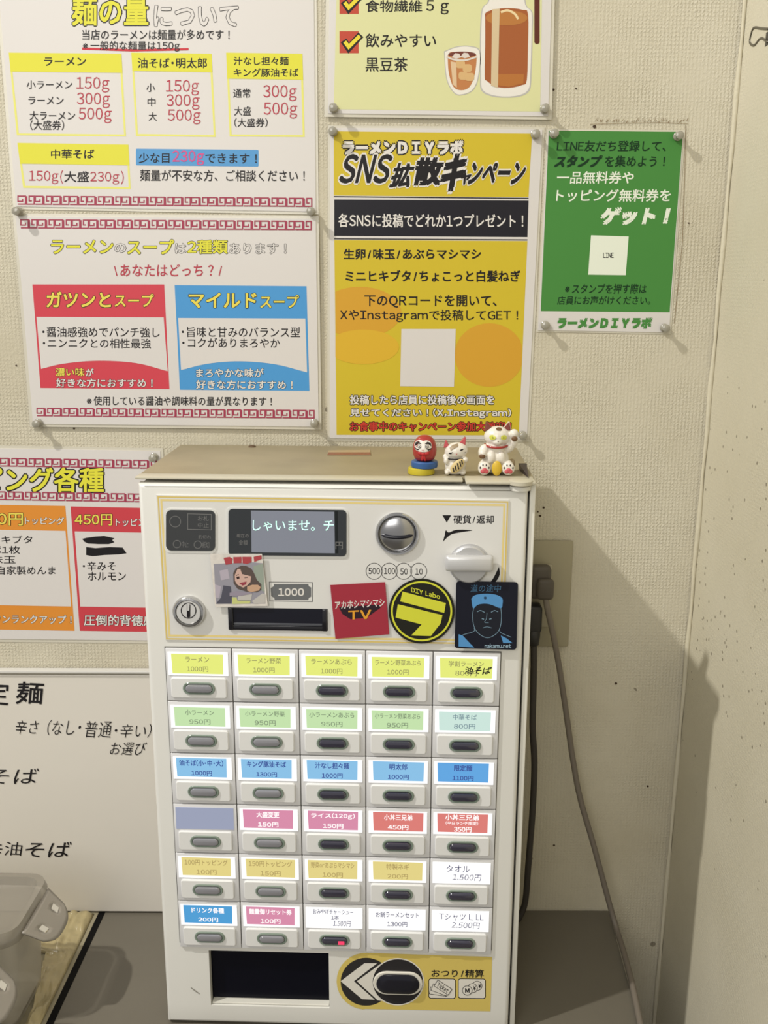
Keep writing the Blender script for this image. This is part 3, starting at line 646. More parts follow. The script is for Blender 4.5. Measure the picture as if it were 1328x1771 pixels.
S.add('display_lettering', mat('vfd_green', (190, 255, 226), .3, emit=1.6), 3, text('しゃいませ。チ', 437, 899, 577, 918, k=.004, bold=.0))
S.add('display_mark', ln, 2, text('円', 580, 937, 593, 950)); S.add('display_mark', ln, 2, text('現在の', 409, 923, 430, 930)); S.add('display_mark', ln, 2, text('金額', 413, 934, 428, 943))
# lock
lc = F(328, 1056); chrome = mat('chrome', (205, 205, 205), .16, metal=1); satin = mat('satin_steel', (222, 222, 220), .3, metal=.35)
r = (F(356, 1056)-F(328, 1056)).length
MB().lathe_y((lc.x, 0, lc.z), [(r, .001), (r, .004), (r*.92, .006), (r*.80, .0064), (r*.76, .004), (r*.76, .0030)], 44).build('lock_ring', chrome, MM, angle=35)
MB().lathe_y((lc.x, 0, lc.z), [(r*.75, .002), (r*.75, .0052), (r*.70, .0058), (r*.02, .006)], 44).build('lock_face', satin, MM, angle=35)
S.d = .0060; S.add('lock_groove', K, 1, ring(326, 1056, 13.5, 14, 1.6)); S.add('key_hole', K, 2, rrect(323, 1045, 329, 1068, 2)); S.add('key_hole_bar', satin, 3, poly([(324, 1043), (328, 1043), (327, 1056), (324, 1056)]))
S.d = .0012
# bill mark and mouth
S.add('banknote_mark', ln, 1, frame([(465, 1006), (541, 1007), (541, 1041), (466, 1040)], 1.3)); gy = ink((108, 110, 112))
S.add('banknote_mark', gy, 1, poly([(474, 1010), (533, 1010), (534, 1014), (538, 1016), (538, 1032), (534, 1034), (533, 1038), (475, 1038), (474, 1034), (469, 1031), (468, 1017), (473, 1014)])); S.add('banknote_lettering', WP, 2, text('1000', 481, 1017, 526, 1031, bold=.03))
x0, x1, za, zb = slot
mb = MB(); mb.box(x0-.0005, x0+.004, -.0035, .011, za-.001, zb+.001, bev=.0008); mb.box(x1-.004, x1+.0005, -.0035, .011, za-.001, zb+.001, bev=.0008); mb.box(x0, x1, -.0028, .011, za-.001, za+.0035, bev=.0006); mb.box(x0, x1, -.001, .011, zb-.0015, zb+.001, bev=.0004)
mb.build('banknote_mouth', mat('mouth_black', (22, 22, 28), .2, coat=.5), MM, angle=40)
MB().box(x0+.004, x1-.004, -.0024, -.0012, za+.0035, za+.0060, bev=.0005).build('banknote_ramp', mat('ramp_grey', (70, 72, 78), .3), MM)
# coin slot
cc = F(687, 922); R_ = (F(725, 922)-F(687, 922)).length
MB().lathe_y((cc.x, 0, cc.z), [(R_, .001), (R_, .0035), (R_*.95, .0048), (R_*.88, .0048), (R_*.84, .003), (R_*.83, .0015)], 56).build('coin_slot_ring', chrome, MM, angle=35)
mb = MB(); prof = [(R_*.84, .0015)]+[(R_*.84*math.cos(a), .0015+.0048*math.sin(a)) for a in [math.pi/2*i/8 for i in range(1, 8)]]+[(.0002, .0063)]
mb.lathe_y((cc.x, 0, cc.z), prof, 56); mb.build('coin_slot_dome', mat('dome_steel', (176, 176, 178), .24, metal=1), MM, smooth=True)
mb = MB(); pts = [(cc.x+R_*.70*t, -.0040-.0026*(1-t*t), cc.z-.0008-.0016*(1-t*t)) for t in [-1+.2*i for i in range(11)]]
mb.tube(pts, [.0008]+[.0017]*9+[.0008], 8); mb.build('coin_opening', m_blk, MM)
S.add('coin_marks', K, 1, *[ring(x, 988, 14.5, 14.5, 1.0) for x in (647, 673, 698, 724)], text('500', 637, 982, 657, 993), text('100', 664, 982, 683, 993), text('50', 692, 983, 705, 994), text('10', 718, 983, 731, 994))
S.add('coin_lettering', K, 1, poly([(765, 891), (780, 891), (772.5, 904)]), text('硬貨/返却', 784, 891, 854, 906, bold=.02))
S.add('return_arrow', K, 1, poly(curve2([(766, 937), (769, 925), (771, 917), (776, 921), (790, 916), (817, 917), (800, 920), (784, 923), (776, 927), (766, 937)], 3)), poly(curve2([(863, 980), (864, 994), (857, 1006), (846, 1010), (853, 1000), (863, 980)], 3)))
kc = F(811, 974); r = (F(844, 974)-F(811, 974)).length; m_kn = mat('knob_grey', (196, 196, 196), .28, metal=.4)
MB().lathe_y((kc.x, 0, kc.z), [(r*1.08, .001), (r*1.08, .002), (r, .0022), (r, .005), (r*.93, .0062), (r*.01, .0064)], 48).build('return_dial', m_kn, MM, angle=35)
bl = F(769, 962, .012); br = F(854, 990, .012)
mb = MB(); mb.box(F(770, 975, .012).x, F(853, 975, .012).x, -.014, -.004, F(811, 989, .012).z, F(811, 962, .012).z, bev=.0028); mb.build('return_bar', mat('knob_light', (204, 204, 204), .3, metal=.3), MM, angle=50)
# button modules
m_cell = mat('cell_grey', (218, 218, 219), .4); m_pan = mat('cell_panel', (226, 226, 224), .36)
gb = MB().box(GX-.0004, GX+5*CW+.0004, -.0008, .001, GZ-6*CH+.004, GZ+.0004).build('grid_backing', mat('grid_groove_grey', (96, 94, 90), .6), MM)  # dark grey backing panel, shows as grooves between the cells
m_bez = mat('bezel_green', (124, 138, 126), .2, coat=.6); m_len = mat('lens_reflection', (136, 136, 142), .12, coat=1, spec=.8); m_len2 = mat('lens_dark', (52, 50, 66), .10, coat=1, spec=.8)  # left columns' paler lens: a bright reflection put into the colour
m_card = mat('card_light', (255, 255, 255), .3, emit=.98); m_off_glow = mat('card_unlit_glow', (176, 184, 212), .3, emit=.6)  # the empty card is unlit; a glow in its material brightens it
def stad(cx_, cz_, w_, h_, y, n=10):
    r = h_/2; o = []
    for sx, a0 in ((1, -90), (-1, 90)):
        for i in range(n+1):
            t = math.radians(a0+180*i/n); o.append(Vector((cx_+sx*(w_/2-r)+r*math.cos(t), y, cz_+r*math.sin(t))))
    return o
def cell_meshes():
    d = {}
    d['plate'] = MB().box(.0005, CW-.0004, -.0026, 0, -CH+.0004, -.0006, bev=.0006)
    mb = MB(); x0, x1, z1, z0 = CW*.075, CW*.915, -CH*.545, -CH*.925; r = .0025; P = []
    for cx_, cz_, a in ((x1-r, z0+r, -90), (x1-r, z1-r, 0), (x0+r, z1-r, 90), (x0+r, z0+r, 180)):
        for i in range(5):
            t = math.radians(a+90*i/4); P.append((cx_+r*math.cos(t), cz_+r*math.sin(t), math.cos(t), math.sin(t)))
    mb.loops([[Vector((x, y, z)) for x, z, _, _ in P] for y in (-.0024, -.0040)]+[[Vector((x-c_*.0008, -.0046, z-s_*.0008)) for x, z, c_, s_ in P]]); d['button_panel'] = mb
    mb = MB(); cx_, cz_, w_, h_ = CW*.5, -CH*.735, CW*.485, CH*.232
    mb.loops([stad(cx_, cz_, w_, h_, -.0044), stad(cx_, cz_, w_, h_, -.0054), stad(cx_, cz_, w_-.0012, h_-.0012, -.0060), stad(cx_, cz_, w_-.0042, h_-.0036, -.0058), stad(cx_, cz_, w_-.0050, h_-.0044, -.0048)]); d['button_bezel'] = mb
    mb = MB(); a, b = w_-.0054, h_-.0048
    mb.loops([stad(cx_, cz_, a, b, -.0046), stad(cx_, cz_, a, b, -.0062), stad(cx_, cz_, a-.0016, b-.0014, -.0072), stad(cx_, cz_, a-.0046, b-.0038, -.0076)]); d['button'] = mb
    d['label_card'] = MB().box(CW*.045, CW*.945, -.0032, -.0024, -CH*.505, -CH*.075)
    return d
CMD = cell_meshes(); protos = {}
for nm, m in (('plate', m_cell), ('button_panel', m_pan), ('button_bezel', m_bez), ('button', m_len), ('label_card', m_card)):
    o = CMD[nm].build(nm, m, None, angle=35); protos[nm] = o
CYY = lit((240, 248, 132)); CGR = lit((206, 238, 184)); CMT = lit((214, 242, 234)); CBL = lit((146, 204, 246)); CBD = lit((104, 176, 240)); CPK = lit((228, 150, 182)); CRD = lit((232, 134, 128)); CAM_ = lit((240, 224, 146)); CB2 = lit((84, 168, 228))
tx = {'g': lit((168, 166, 110), .6), 'n': lit((140, 160, 130), .6), 'b': lit((70, 96, 176), .6), 'w': lit((255, 250, 250), .98), 'a': lit((196, 172, 110), .6), 'k': lit((92, 92, 130), .6), 't': lit((128, 156, 170), .6)}
ROWS = [[('ラーメン', '1000円', CYY, 'g')]*1+[('ラーメン野菜', '1000円', CYY, 'g'), ('ラーメンあぶら', '1000円', CYY, 'g'), ('ラーメン野菜あぶら', '1000円', CYY, 'g'), ('学割ラーメン', '800円', CYY, 'g')],
        [('小ラーメン', '950円', CGR, 'n'), ('小ラーメン野菜', '950円', CGR, 'n'), ('小ラーメンあぶら', '950円', CGR, 'n'), ('小ラーメン野菜あぶら', '950円', CGR, 'n'), ('中華そば', '800円', CMT, 't')],
        [('油そば(小・中・大)', '1000円', CBL, 'b'), ('キング豚油そば', '1300円', CBL, 'b'), ('汁なし担々麺', '1000円', CBL, 'b'), ('明太郎', '1000円', CBL, 'b'), ('限定麺', '1100円', CBD, 'b')],
        [None, ('大盛変更', '150円', CPK, 'w'), ('ライス(120g)', '150円', CPK, 'w'), ('小丼三兄弟', '450円', CRD, 'w'), ('小丼三兄弟', '350円', CRD, 'w')],
        [('100円トッピング', '100円', CAM_, 'a'), ('150円トッピング', '150円', CAM_, 'a'), ('野菜orあぶらマシマシ', '100円', CAM_, 'a'), ('特製ネギ', '200円', CAM_, 'a'), ('タオル', '1.500円', None, 'k')],
        [('ドリンク各種', '200円', CB2, 'w'), ('麺量御リセット券', '100円', CPK, 'w'), ('おみやげチャーシュー', '1.500円', None, 'k'), ('お鍋ラーメンセット', '1300円', None, 'k'), ('Tシャツ L LL', '2.500円', None, 'k')]]
first = True
for i, row in enumerate(ROWS):
    for j, spec in enumerate(row):
        src = protos['plate']; md = src if first else src.copy()
        md.name = 'button_module'
        if not first: SC.collection.objects.link(md)
        md.parent = MM; md.location = (GX+CW*j, 0, GZ-CH*i)
        kids = {}
        for nm in ('button_panel', 'button_bezel', 'button', 'label_card'):
            s_ = protos[nm]; c_ = s_ if first else s_.copy()
            if not first: SC.collection.objects.link(c_)
            c_.parent = md; c_.location = (0, 0, 0); kids[nm] = c_
        if not first or True:
            if j >= 2 or (i > 1 and j > 1):
                if 'button_dark' not in protos: mdk = protos['button'].data.copy(); mdk.materials[0] = m_len2; protos['button_dark'] = mdk
                kids['button'].data = protos['button_dark']
        # printed strip: relative box in the cell
        def cm(u, v, d): return Vector((u*CW, -.0032-d, -v*CH))
        Q = Sheet(cm, md, 0)
        if spec is None:
            mo = kids['label_card'].data.copy(); mo.materials[0] = m_off_glow; kids['label_card'].data = mo
        else:
            t1, t2, bg, tk = spec; hw = bg is None; jx = random.uniform(-.012, .012)
            lw, rw = (.10+jx, .88+jx); tpv = .085 if i >= 2 else .105; bt = .47 if i in (0, 1) else .46
            if i == 0: bt = .475
            if bg: Q.add('printed_strip', bg, .6, poly([(lw, tpv), (rw, tpv+.005), (rw-.005, bt), (lw+.01, bt-.005)]))
            n1 = len(t1); w1 = min(.68, .082*n1+.03); w1 = min(w1, .74); cxm = (lw+rw)/2
            bo = .03 if tk in 'wb' else (.0 if hw and t1[0] != 'お' else .012)
            if hw and i == 5 and j == 2:
                Q.add('handwriting', tx[tk], 1.4, text(t1, .16, .10, .80, .21, wob=.03), text('1本', .45, .23, .57, .32, wob=.03), text(t2, .48, .34, .76, .46, wob=.03, skew=.1))
            elif hw and t1[0] != 'お':
                Q.add('handwriting', tx[tk], 1.4, text(t1, .26 if j == 4 and i == 4 else .16, .13, .62 if i == 4 else .86, .27, wob=.03, bold=0), text(t2, .36, .31, .80, .44, wob=.03, bold=0, skew=.1))
            elif i == 3 and j == 4:
                Q.add('lettering', tx[tk], 1.4, text(t1, cxm-.27, .10, cxm+.25, .22, bold=.04), text('(平日ランチ限定)', cxm-.26, .24, cxm+.24, .31, bold=.02), text(t2, cxm-.13, .345, cxm+.14, .455, bold=.03))
            else:
                Q.add('lettering', tx[tk], 1.4, text(t1, cxm-w1/2, .155 if i < 2 else .125, cxm+w1/2, .26 if i < 2 else .245, bold=bo), text(t2, cxm-.16, .335, cxm+.16, .435, bold=bo))
            if i == 0 and j == 4: Q.add('handwriting', HK, 2.0, text('油そば', .47, .26, .86, .40, wob=.05, skew=.2, bold=.03))
        if i == 5 and j == 2:
            o = MB().box(CW*.56, CW*.66, -.0080, -.0070, -CH*.79, -CH*.72, bev=.0003).build('lamp_window', mat('red_led', (255, 60, 100), .3, emit=1.2), md); o['label'] = 'lit red lamp in the button'
        first = False
# payout decal, chevrons, button
S.d = .0002; dy = ink((212, 190, 102))
dec = [(851, 1655), (848, 1749), (632, 1745)]+[(632+math.cos(math.radians(a))*50, 1697-math.sin(math.radians(-a))*49) for a in range(95, 270, 12)]+[(632, 1648)]
S.add('payout_decal', dy, 1, poly(dec)); S.add('chevron_disc', ink((48, 46, 46)), 2, ell(633, 1698, 44, 41.5))
WPm = ink((222, 218, 208)); cl = lambda a, b: (max(a, 590), b)
S.add('chevron', WPm, 3, poly([(589, 1697), (630, 1666), (652, 1666), (612, 1697), (648, 1729), (626, 1728)])); S.add('chevron', WPm, 3, poly([(617, 1697), (658, 1667), (664, 1668), (650, 1690), (650, 1702), (668, 1732), (653, 1730)]))
S.add('button_disc', WPm, 4, ell(688, 1698, 45.5, 41)); S.add('button_disc', ink((44, 42, 44)), 5, ell(688, 1698, 43.5, 39))
pb = F(688, 1698); k_ = (F(788, 1698)-F(688, 1698)).x/100; pw = 86*k_; ph = 46*k_
o = MB().loops([stad(pb.x, pb.z, pw, ph, -.0014), stad(pb.x, pb.z, pw, ph, -.0024), stad(pb.x, pb.z, pw-.0016, ph-.0016, -.0030)]).build('payout_rim', mat('rim_ivory', (222, 218, 206), .3), MM, angle=35)
o = MB().loops([stad(pb.x, pb.z, pw-.007, ph-.005, -.0020), stad(pb.x, pb.z, pw-.007, ph-.005, -.0042), stad(pb.x, pb.z, pw-.016, ph-.012, -.0062), stad(pb.x, pb.z, pw-.022, ph-.016, -.0064)]).build('payout_button', mat('payout_black', (24, 24, 34), .14, coat=.35, spec=.3), MM, angle=35)
S.add('payout_lettering', K, 2, text('おつり/精算', 746, 1676, 837, 1690, bold=.025, k=.01))
for x0, x1 in ((741, 788), (792, 840)):
    S.add('icon_frame', K, 2, rrect(x0, 1692, x1, 1727, 4, k=.01)); S.add('icon_field', WPm, 3, rrect(x0+1.2, 1693.2, x1-1.2, 1725.8, 3.4, k=.01))
def card(cx_, cy_, w_, h_, a):
    c_, s_ = math.cos(math.radians(a)), math.sin(math.radians(a)); return [(cx_+x*c_-y*s_, cy_+x*s_+y*c_) for x, y in ((-w_, -h_), (w_, -h_), (w_, h_), (-w_, h_))]
for q, (cx_, cy_, a) in enumerate(((758, 1715, 8), (761, 1712, 20), (766, 1708, 33))):
    S.add('ticket_icon', K, 4+q*2, poly(card(cx_, cy_, 15, 6.5, a))); S.add('ticket_icon', WPm, 5+q*2, poly(card(cx_, cy_, 14, 5.6, a)))
v, f = text('Ticket', -11, -4, 11, 4, bold=.02); c_, s_ = math.cos(math.radians(33)), math.sin(math.radians(33)); S.add('ticket_lettering', K, 10, ([(766+x*c_-y*s_, 1708+x*s_+y*c_) for x, y, *_ in v], f))
for q, (cx_, cy_) in enumerate(((825, 1705), (817, 1709), (808, 1713))):
    S.add('coin_icon', K, 4+q*2, ell(cx_, cy_, 8.8, 8.4)); S.add('coin_icon', WPm, 5+q*2, ell(cx_, cy_, 7.8, 7.4), )
S.add('coin_icon_lettering', K, 10, text('M', 804, 1709, 812, 1717, bold=.05), text('¥', 818, 1705, 823, 1713), text('¥', 827, 1701, 832, 1709))
S.add('scuff_mark', ink((150, 146, 138)), 1, stroke([(330, 1708), (338, 1714), (345, 1719)], 2.2, True)); S.add('swoosh_mark', K, 6, poly(curve2([(595, 1104), (640, 1101), (690, 1092), (710, 1098), (690, 1105), (650, 1107), (595, 1104)], 3)), text('M', 770, 1096, 783, 1107, bold=.02))

# stickers on the machine
def sticker(pts, lab, m, nm='sticker', d=.0016):
    S.d = d; o = S.slab(nm, m, pts, d-.0004, d); o['label'] = lab; return o
sticker([(571, 1012), (666, 1007), (673, 1097), (580, 1105)], 'tilted square red sticker', ink((160, 52, 66)), d=.0026)
S.add('sticker_band', ink((48, 34, 42)), 1, poly([(586, 1050), (655, 1046), (658, 1051), (640, 1064), (628, 1069), (606, 1071), (592, 1062)]))
S.add('sticker_lettering', WP, 2, text('アカホシマシマシ', 579, 1040, 665, 1054, k=-.06, bold=.02)); S.add('sticker_lettering', ink((224, 158, 52)), 3, text('TV', 602, 1056, 642, 1072, k=-.04, bold=.03))
sticker(ell(729, 1057, 57, 56, 64)[0], 'round black and yellow sticker', ink((36, 36, 30)), d=.0036)
yy = ink((210, 212, 64)); S.add('sticker_ring', yy, 1, ring(729, 1057, 53, 52, 3.2, 60))
S.add('sticker_sign', yy, 2, poly([(696, 1023), (771, 1043), (768, 1060), (692, 1040)]), poly([(688, 1045), (765, 1064), (762, 1078), (745, 1100), (711, 1099), (729, 1080), (684, 1068)]))
S.add('sticker_lettering', yy, 2, text('DIY Labo', 711, 1015, 761, 1024, k=.25, bold=.03))
S.d = .0016
def rq(p, r=6, n=4):   # rounded quad
    o = []
    for i in range(4):
        a, b, c_ = Vector(p[i-1]), Vector(p[i]), Vector(p[(i+1) % 4]); u1 = (a-b).normalized()*r; u2 = (c_-b).normalized()*r
        for k2 in range(n+1):
            t = k2/n; o.append(tuple((b+u1)*(1-t)**2+b*2*t*(1-t)+(b+u2)*t*t))
    return o
navy = ink((26, 28, 40)); lb = ink((86, 146, 200)); mb_ = ink((46, 74, 104))
sticker(rq([(789, 1005), (896, 1007), (893, 1124), (786, 1121)]), 'dark navy sticker with a man drawn in light blue', navy, d=.0048)
S.add('sticker_lettering', ink((70, 112, 146)), 1, text('道の途中', 814, 1011, 866, 1024, bold=0, skew=.1)); S.add('sticker_lettering', ink((150, 178, 196)), 1, text('nakamu.net', 838, 1113, 884, 1121, bold=.03))
S.add('sticker_cap', lb, 2, poly(curve2([(815, 1036), (820, 1030), (835, 1027), (855, 1028), (868, 1034), (869, 1044), (866, 1052), (850, 1046), (838, 1044), (826, 1046), (818, 1052), (815, 1036)], 3)))
S.add('sticker_face', ink((32, 35, 44)), 1, poly(curve2([(818, 1046), (817, 1064), (820, 1082), (828, 1098), (843, 1104), (858, 1098), (865, 1082), (867, 1064), (866, 1046), (842, 1042), (818, 1046)], 3)))
S.add('sticker_face_lines', ink((120, 150, 170)), 2, stroke(curve2([(819, 1052), (817, 1066), (820, 1084), (828, 1096), (843, 1103), (858, 1096), (865, 1084), (867, 1066), (866, 1052)]), .9), stroke(curve2([(825, 1058), (831, 1056), (838, 1059)]), 1.2), stroke(curve2([(849, 1059), (855, 1056), (861, 1058)]), 1.2),
      stroke([(833, 1070), (837, 1071)], 1.5), stroke([(846, 1071), (850, 1070)], 1.5), stroke(curve2([(842, 1060), (841, 1070), (838, 1076), (845, 1077)]), .8), stroke(curve2([(835, 1086), (842, 1084), (850, 1086)]), .9), stroke(curve2([(820, 1086), (819, 1092), (800, 1098)]), .9), stroke(curve2([(864, 1086), (866, 1094), (884, 1102)]), .9))
S.add('sticker_shirt', lb, 2, poly([(793, 1097), (800, 1099), (812, 1112), (820, 1120), (793, 1118)]), poly([(866, 1099), (876, 1104), (886, 1112), (870, 1112)])); S.add('sticker_cap_badge', mb_, 3, ell(839, 1034, 2.5, 2.5, 12))
# illustrated holographic sticker
sk = [(363, 958), (453, 958), (463, 1048), (372, 1050)]
sticker(sk, 'shiny silver edged sticker with a drawn winking woman', mat('holo_foil', (226, 220, 212), .25, metal=.15, var=.25, vscale=160), d=.0046)
P_ = lambda x, y: (350+x/10.215, 940+y/10.215)
def pp(c_, ly, *pl): S.add('sticker_picture', ink(c_), ly, *[poly([P_(*q) for q in p]) for p in pl])
pp((150, 148, 158), 1, [(200, 360), (900, 330), (1070, 350), (1110, 1060), (240, 1070)])
pp((150, 160, 148), 2, [(900, 400), (1070, 350), (1100, 860), (920, 760)])
pp((172, 72, 78), 3, [(375, 255), (480, 235), (535, 270), (520, 360), (410, 375)], [(545, 240), (690, 235), (690, 345), (550, 350)], [(705, 235), (870, 235), (870, 330), (790, 360), (710, 350)], [(905, 235), (1040, 205), (1050, 270), (915, 330)])
pp((178, 170, 182), 2, [(300, 480), (450, 450), (480, 620), (330, 650)], [(220, 720), (330, 760), (300, 960), (240, 960)])
pp((84, 84, 96), 3, [(370, 740), (500, 760), (520, 930), (510, 1060), (245, 1060), (330, 950)])
pp((190, 186, 180), 3, [(640, 890), (880, 880), (860, 1000), (620, 1000)], [(870, 1020), (1060, 880), (1110, 900), (1110, 1050), (920, 1060)])
pp((196, 200, 130), 3, [(520, 950), (600, 950), (620, 1010), (850, 1010), (840, 1060), (530, 1070)])
pp((92, 80, 76), 4, [P for P in [(545, 520), (590, 440), (680, 395), (770, 395), (860, 440), (910, 520), (960, 640), (1040, 720), (1040, 820), (960, 860), (780, 850), (620, 800), (550, 700)]])
pp((196, 160, 132), 6, [(790, 760), (880, 730), (980, 730), (1030, 770), (1000, 830), (860, 860), (790, 830)])
pp((204, 170, 158), 5, [(570, 560), (620, 450), (670, 450), (700, 540), (860, 580), (850, 680), (790, 740), (720, 780), (620, 730), (575, 660)])
pp((150, 66, 78), 6, [(650, 700), (780, 670), (770, 720), (710, 745)])
pp((60, 44, 44), 6, [(600, 590), (650, 580), (655, 620), (610, 630)], [(740, 600), (800, 590), (800, 602), (745, 610)], [(590, 560), (640, 540), (640, 550), (595, 572)])
pp((150, 142, 156), 5, [(480, 870), (600, 840), (780, 860), (900, 880), (700, 920), (480, 930)])

# ---------------------------------------------------------------- figurines
def soft(mb, name, mats, parent, vox=.0006):
    o = mb.build(name, mats, parent); r = o.modifiers.new('r', 'REMESH'); r.mode = 'VOXEL'; r.voxel_size = vox; r.use_smooth_shade = True
    s_ = o.modifiers.new('s', 'SMOOTH'); s_.iterations = 3; return o
glz = mat('figurine_white', (222, 216, 204), .3, coat=.5); fred = mat('figurine_red', (160, 46, 40), .35, coat=.4); fpink = mat('figurine_pink', (192, 84, 90), .4); fgold = mat('figurine_gold', (206, 172, 52), .35); fblk = mat('figurine_black', (34, 28, 28), .4); fbr = mat('figurine_brown', (108, 78, 50), .45); fgr = mat('figurine_grey_brown', (150, 132, 104), .45)
def place(u, yl, z=MH):   # column u at local depth yl on the lid
    r = RMI@ray(u, 820); t = (yl-CAML.y)/r.y; return RM@Vector((CAML.x+r.x*t, yl, z))+MO
def mm(*a): return tuple(x*.001 for x in a)
# bottle cap, ring and daruma
p = place(731, .033, MH+.0004)
t = thing('yellow_bottle_cap', 'yellow plastic bottle cap under the blue ring, at the left of the figurines', 'bottle cap', p, PSI)
MB().lathe_z((-.0015, 0, 0), [(.0125, 0), (.0128, .001), (.0122, .0052), (.0112, .006), (.001, .006)], 36).build('cap', mat('cap_yellow', (188, 172, 44), .4), t, angle=35)
t = thing('blue_bottle_cap', 'blue plastic bottle cap between the yellow cap and the red daruma', 'bottle cap', p+Vector((.0015, 0, .0061)), PSI)
MB().lathe_z((0, 0, 0), [(.0120, 0), (.0124, .001), (.0124, .0050), (.0115, .006), (.001, .006)], 36).build('cap', mat('cap_blue', (50, 90, 146), .4), t, angle=35)
t = thing('daruma_figurine', 'small red daruma figurine with a white face standing on the blue cap', 'figurine', p+Vector((.0015, 0, .0122)), PSI)
prof = [(.0002, 0), (.0070, .0002), (.0092, .002), (.0108, .006), (.0112, .010), (.0108, .0145), (.0092, .019), (.0064, .0222), (.003, .0238), (.0002, .0241)]
MB().lathe_z((0, 0, 0), prof, 40).build('body', fred, t, smooth=True)
def patch(name, pts, m, parent, rad, off, cz=0):
    """flat painted patch wrapped on a lathe-like front: pts (x,z) mm"""
    mb = MB(); vs = [(x*.001, -(rad(z*.001)**2-min((x*.001)**2, rad(z*.001)**2*.96))**.5-off, z*.001) for x, z in pts]
    c_ = (sum(q[0] for q in pts)/len(pts), sum(q[1] for q in pts)/len(pts)); vc = (c_[0]*.001, -(max(rad(c_[1]*.001)**2-(c_[0]*.001)**2, 1e-8))**.5-off, c_[1]*.001)
    n = len(pts); k2 = [((v[0]+vc[0])/2, -(max(rad((v[2]+vc[2])/2)**2-((v[0]+vc[0])/2)**2, 1e-8))**.5-off, (v[2]+vc[2])/2) for v in vs]
    mb.add(vs+k2+[vc], [(i, (i+1) % n, n+(i+1) % n, n+i) for i in range(n)]+[(n+i, n+(i+1) % n, 2*n) for i in range(n)]); return mb.build(name, m, parent, smooth=True)
def drad(z):
    for (r0, h0), (r1, h1) in zip(prof, prof[1:]):
        if h0 <= z <= h1: return r0+(r1-r0)*(z-h0)/(h1-h0)
    return .001
tilt = -1.6
patch('face', [(x+tilt, z) for x, z in curve2([(-8, 16), (-6.5, 19), (-3, 20.3), (0, 19.6), (3, 20.3), (6.5, 19), (8, 15.5), (7.2, 12), (4, 10.2), (0, 9.8), (-4, 10.2), (-7.4, 12), (-8, 16)], 3)][:-1], glz, t, drad, .0005)
for sx in (-1, 1):
    patch('eyebrow', [(x*sx+tilt, z) for x, z in ((1.6, 17.2), (4, 19.2), (7, 18), (7.8, 14.6), (6.4, 16.6), (3.8, 17.4))], fblk, t, drad, .0009)
    patch('moustache', [(x*sx+tilt, z) for x, z in ((5.2, 11.2), (7.2, 12), (8, 13.8), (6, 12.6), (3.2, 12.4))], fblk, t, drad, .0009)
    patch('eye', [(x+3.6*sx+tilt, z+14.9) for x, z in ell(0, 0, 1.7, 1.7, 14)[0]], fblk, t, drad, .0009); patch('eye', [(x+3.6*sx+tilt, z+14.9) for x, z in ell(0, 0, 1.2, 1.2, 14)[0]], glz, t, drad, .0012); patch('pupil', [(x+3.6*sx+tilt, z+14.9) for x, z in ell(0, 0, .6, .6, 10)[0]], fblk, t, drad, .0015)
patch('mouth', [(x+tilt, z) for x, z in ((-1.6, 11.6), (1.6, 11.6), (0, 10.9))], fred, t, drad, .0009)
mb = MB(); mb.ball(mm(-3.8, -10.9, 8.2), mm(3.1, 1.2, 1.7), rot=(.3, 'Y')); mb.ball(mm(1.6, -11.2, 8.2), mm(3.1, 1.2, 1.7), rot=(-.3, 'Y')); mb.ball(mm(-1.2, -11.8, 8), mm(1.4, 1.3, 1.4)); mb.ball(mm(-2, -11.2, 4.6), mm(1.1, 1, 3.4), rot=(.2, 'Y')); mb.ball(mm(0, -11.2, 4.2), mm(1.1, 1, 3.2), rot=(-.2, 'Y'))
soft(mb, 'bow', mat('bow_red', (176, 38, 40), .3), t, .0004)

# small tilted beckoning cat
p = place(787, .030, MH+.0003)
t = thing('small_cat_figurine', 'small white beckoning cat with pink ears holding a striped coin, beside the daruma', 'figurine', p, PSI)
mb = MB(); mb.ball(mm(0, 1, 8), mm(10, 8, 9)); mb.ball(mm(0, 1, 3), mm(10.5, 8, 3.4)); mb.ball(mm(.5, 0, 22), mm(11, 8.6, 8.2), rot=(-.18, 'Y')); mb.ball(mm(-8.6, -4, 13.5), mm(2.6, 2.8, 3.6)); mb.ball(mm(-9.5, -2, 17), mm(2.5, 2.5, 2.6)); mb.ball(mm(8.6, -4, 14.6), mm(3, 3, 3)); mb.ball(mm(-7.5, -4, 2.6), mm(2.6, 4, 2.6)); mb.ball(mm(7, -4, 2.4), mm(3, 4, 2.4)); mb.ball(mm(0, -1, 14), mm(7, 6, 4))
soft(mb, 'body', glz, t)
for x, z, a in ((-8.8, 29.2, -.1), (7.6, 32.6, .35)):
    mb = MB(); c_, s_ = math.cos(a), math.sin(a)
    tri = lambda k2, yb: [(x*.001+(q*c_+r2*s_)*.001*k2, yb*.001, z*.001+(-q*s_+r2*c_)*.001*k2) for q, r2 in ((-2.9, -4), (2.9, -4), (.7, 2.8), (-.7, 2.8))]
    mb.loops([[Vector(v) for v in tri(1, 2)], [Vector(v) for v in tri(1, -1)]]); mb.build('ear', fgr if x < 0 else fgr, t)
    mb = MB(); mb.loops([[Vector(v) for v in tri(.98, -1)], [Vector(v) for v in tri(.7, -1.6)]]); mb.build('inner_ear', fpink, t)
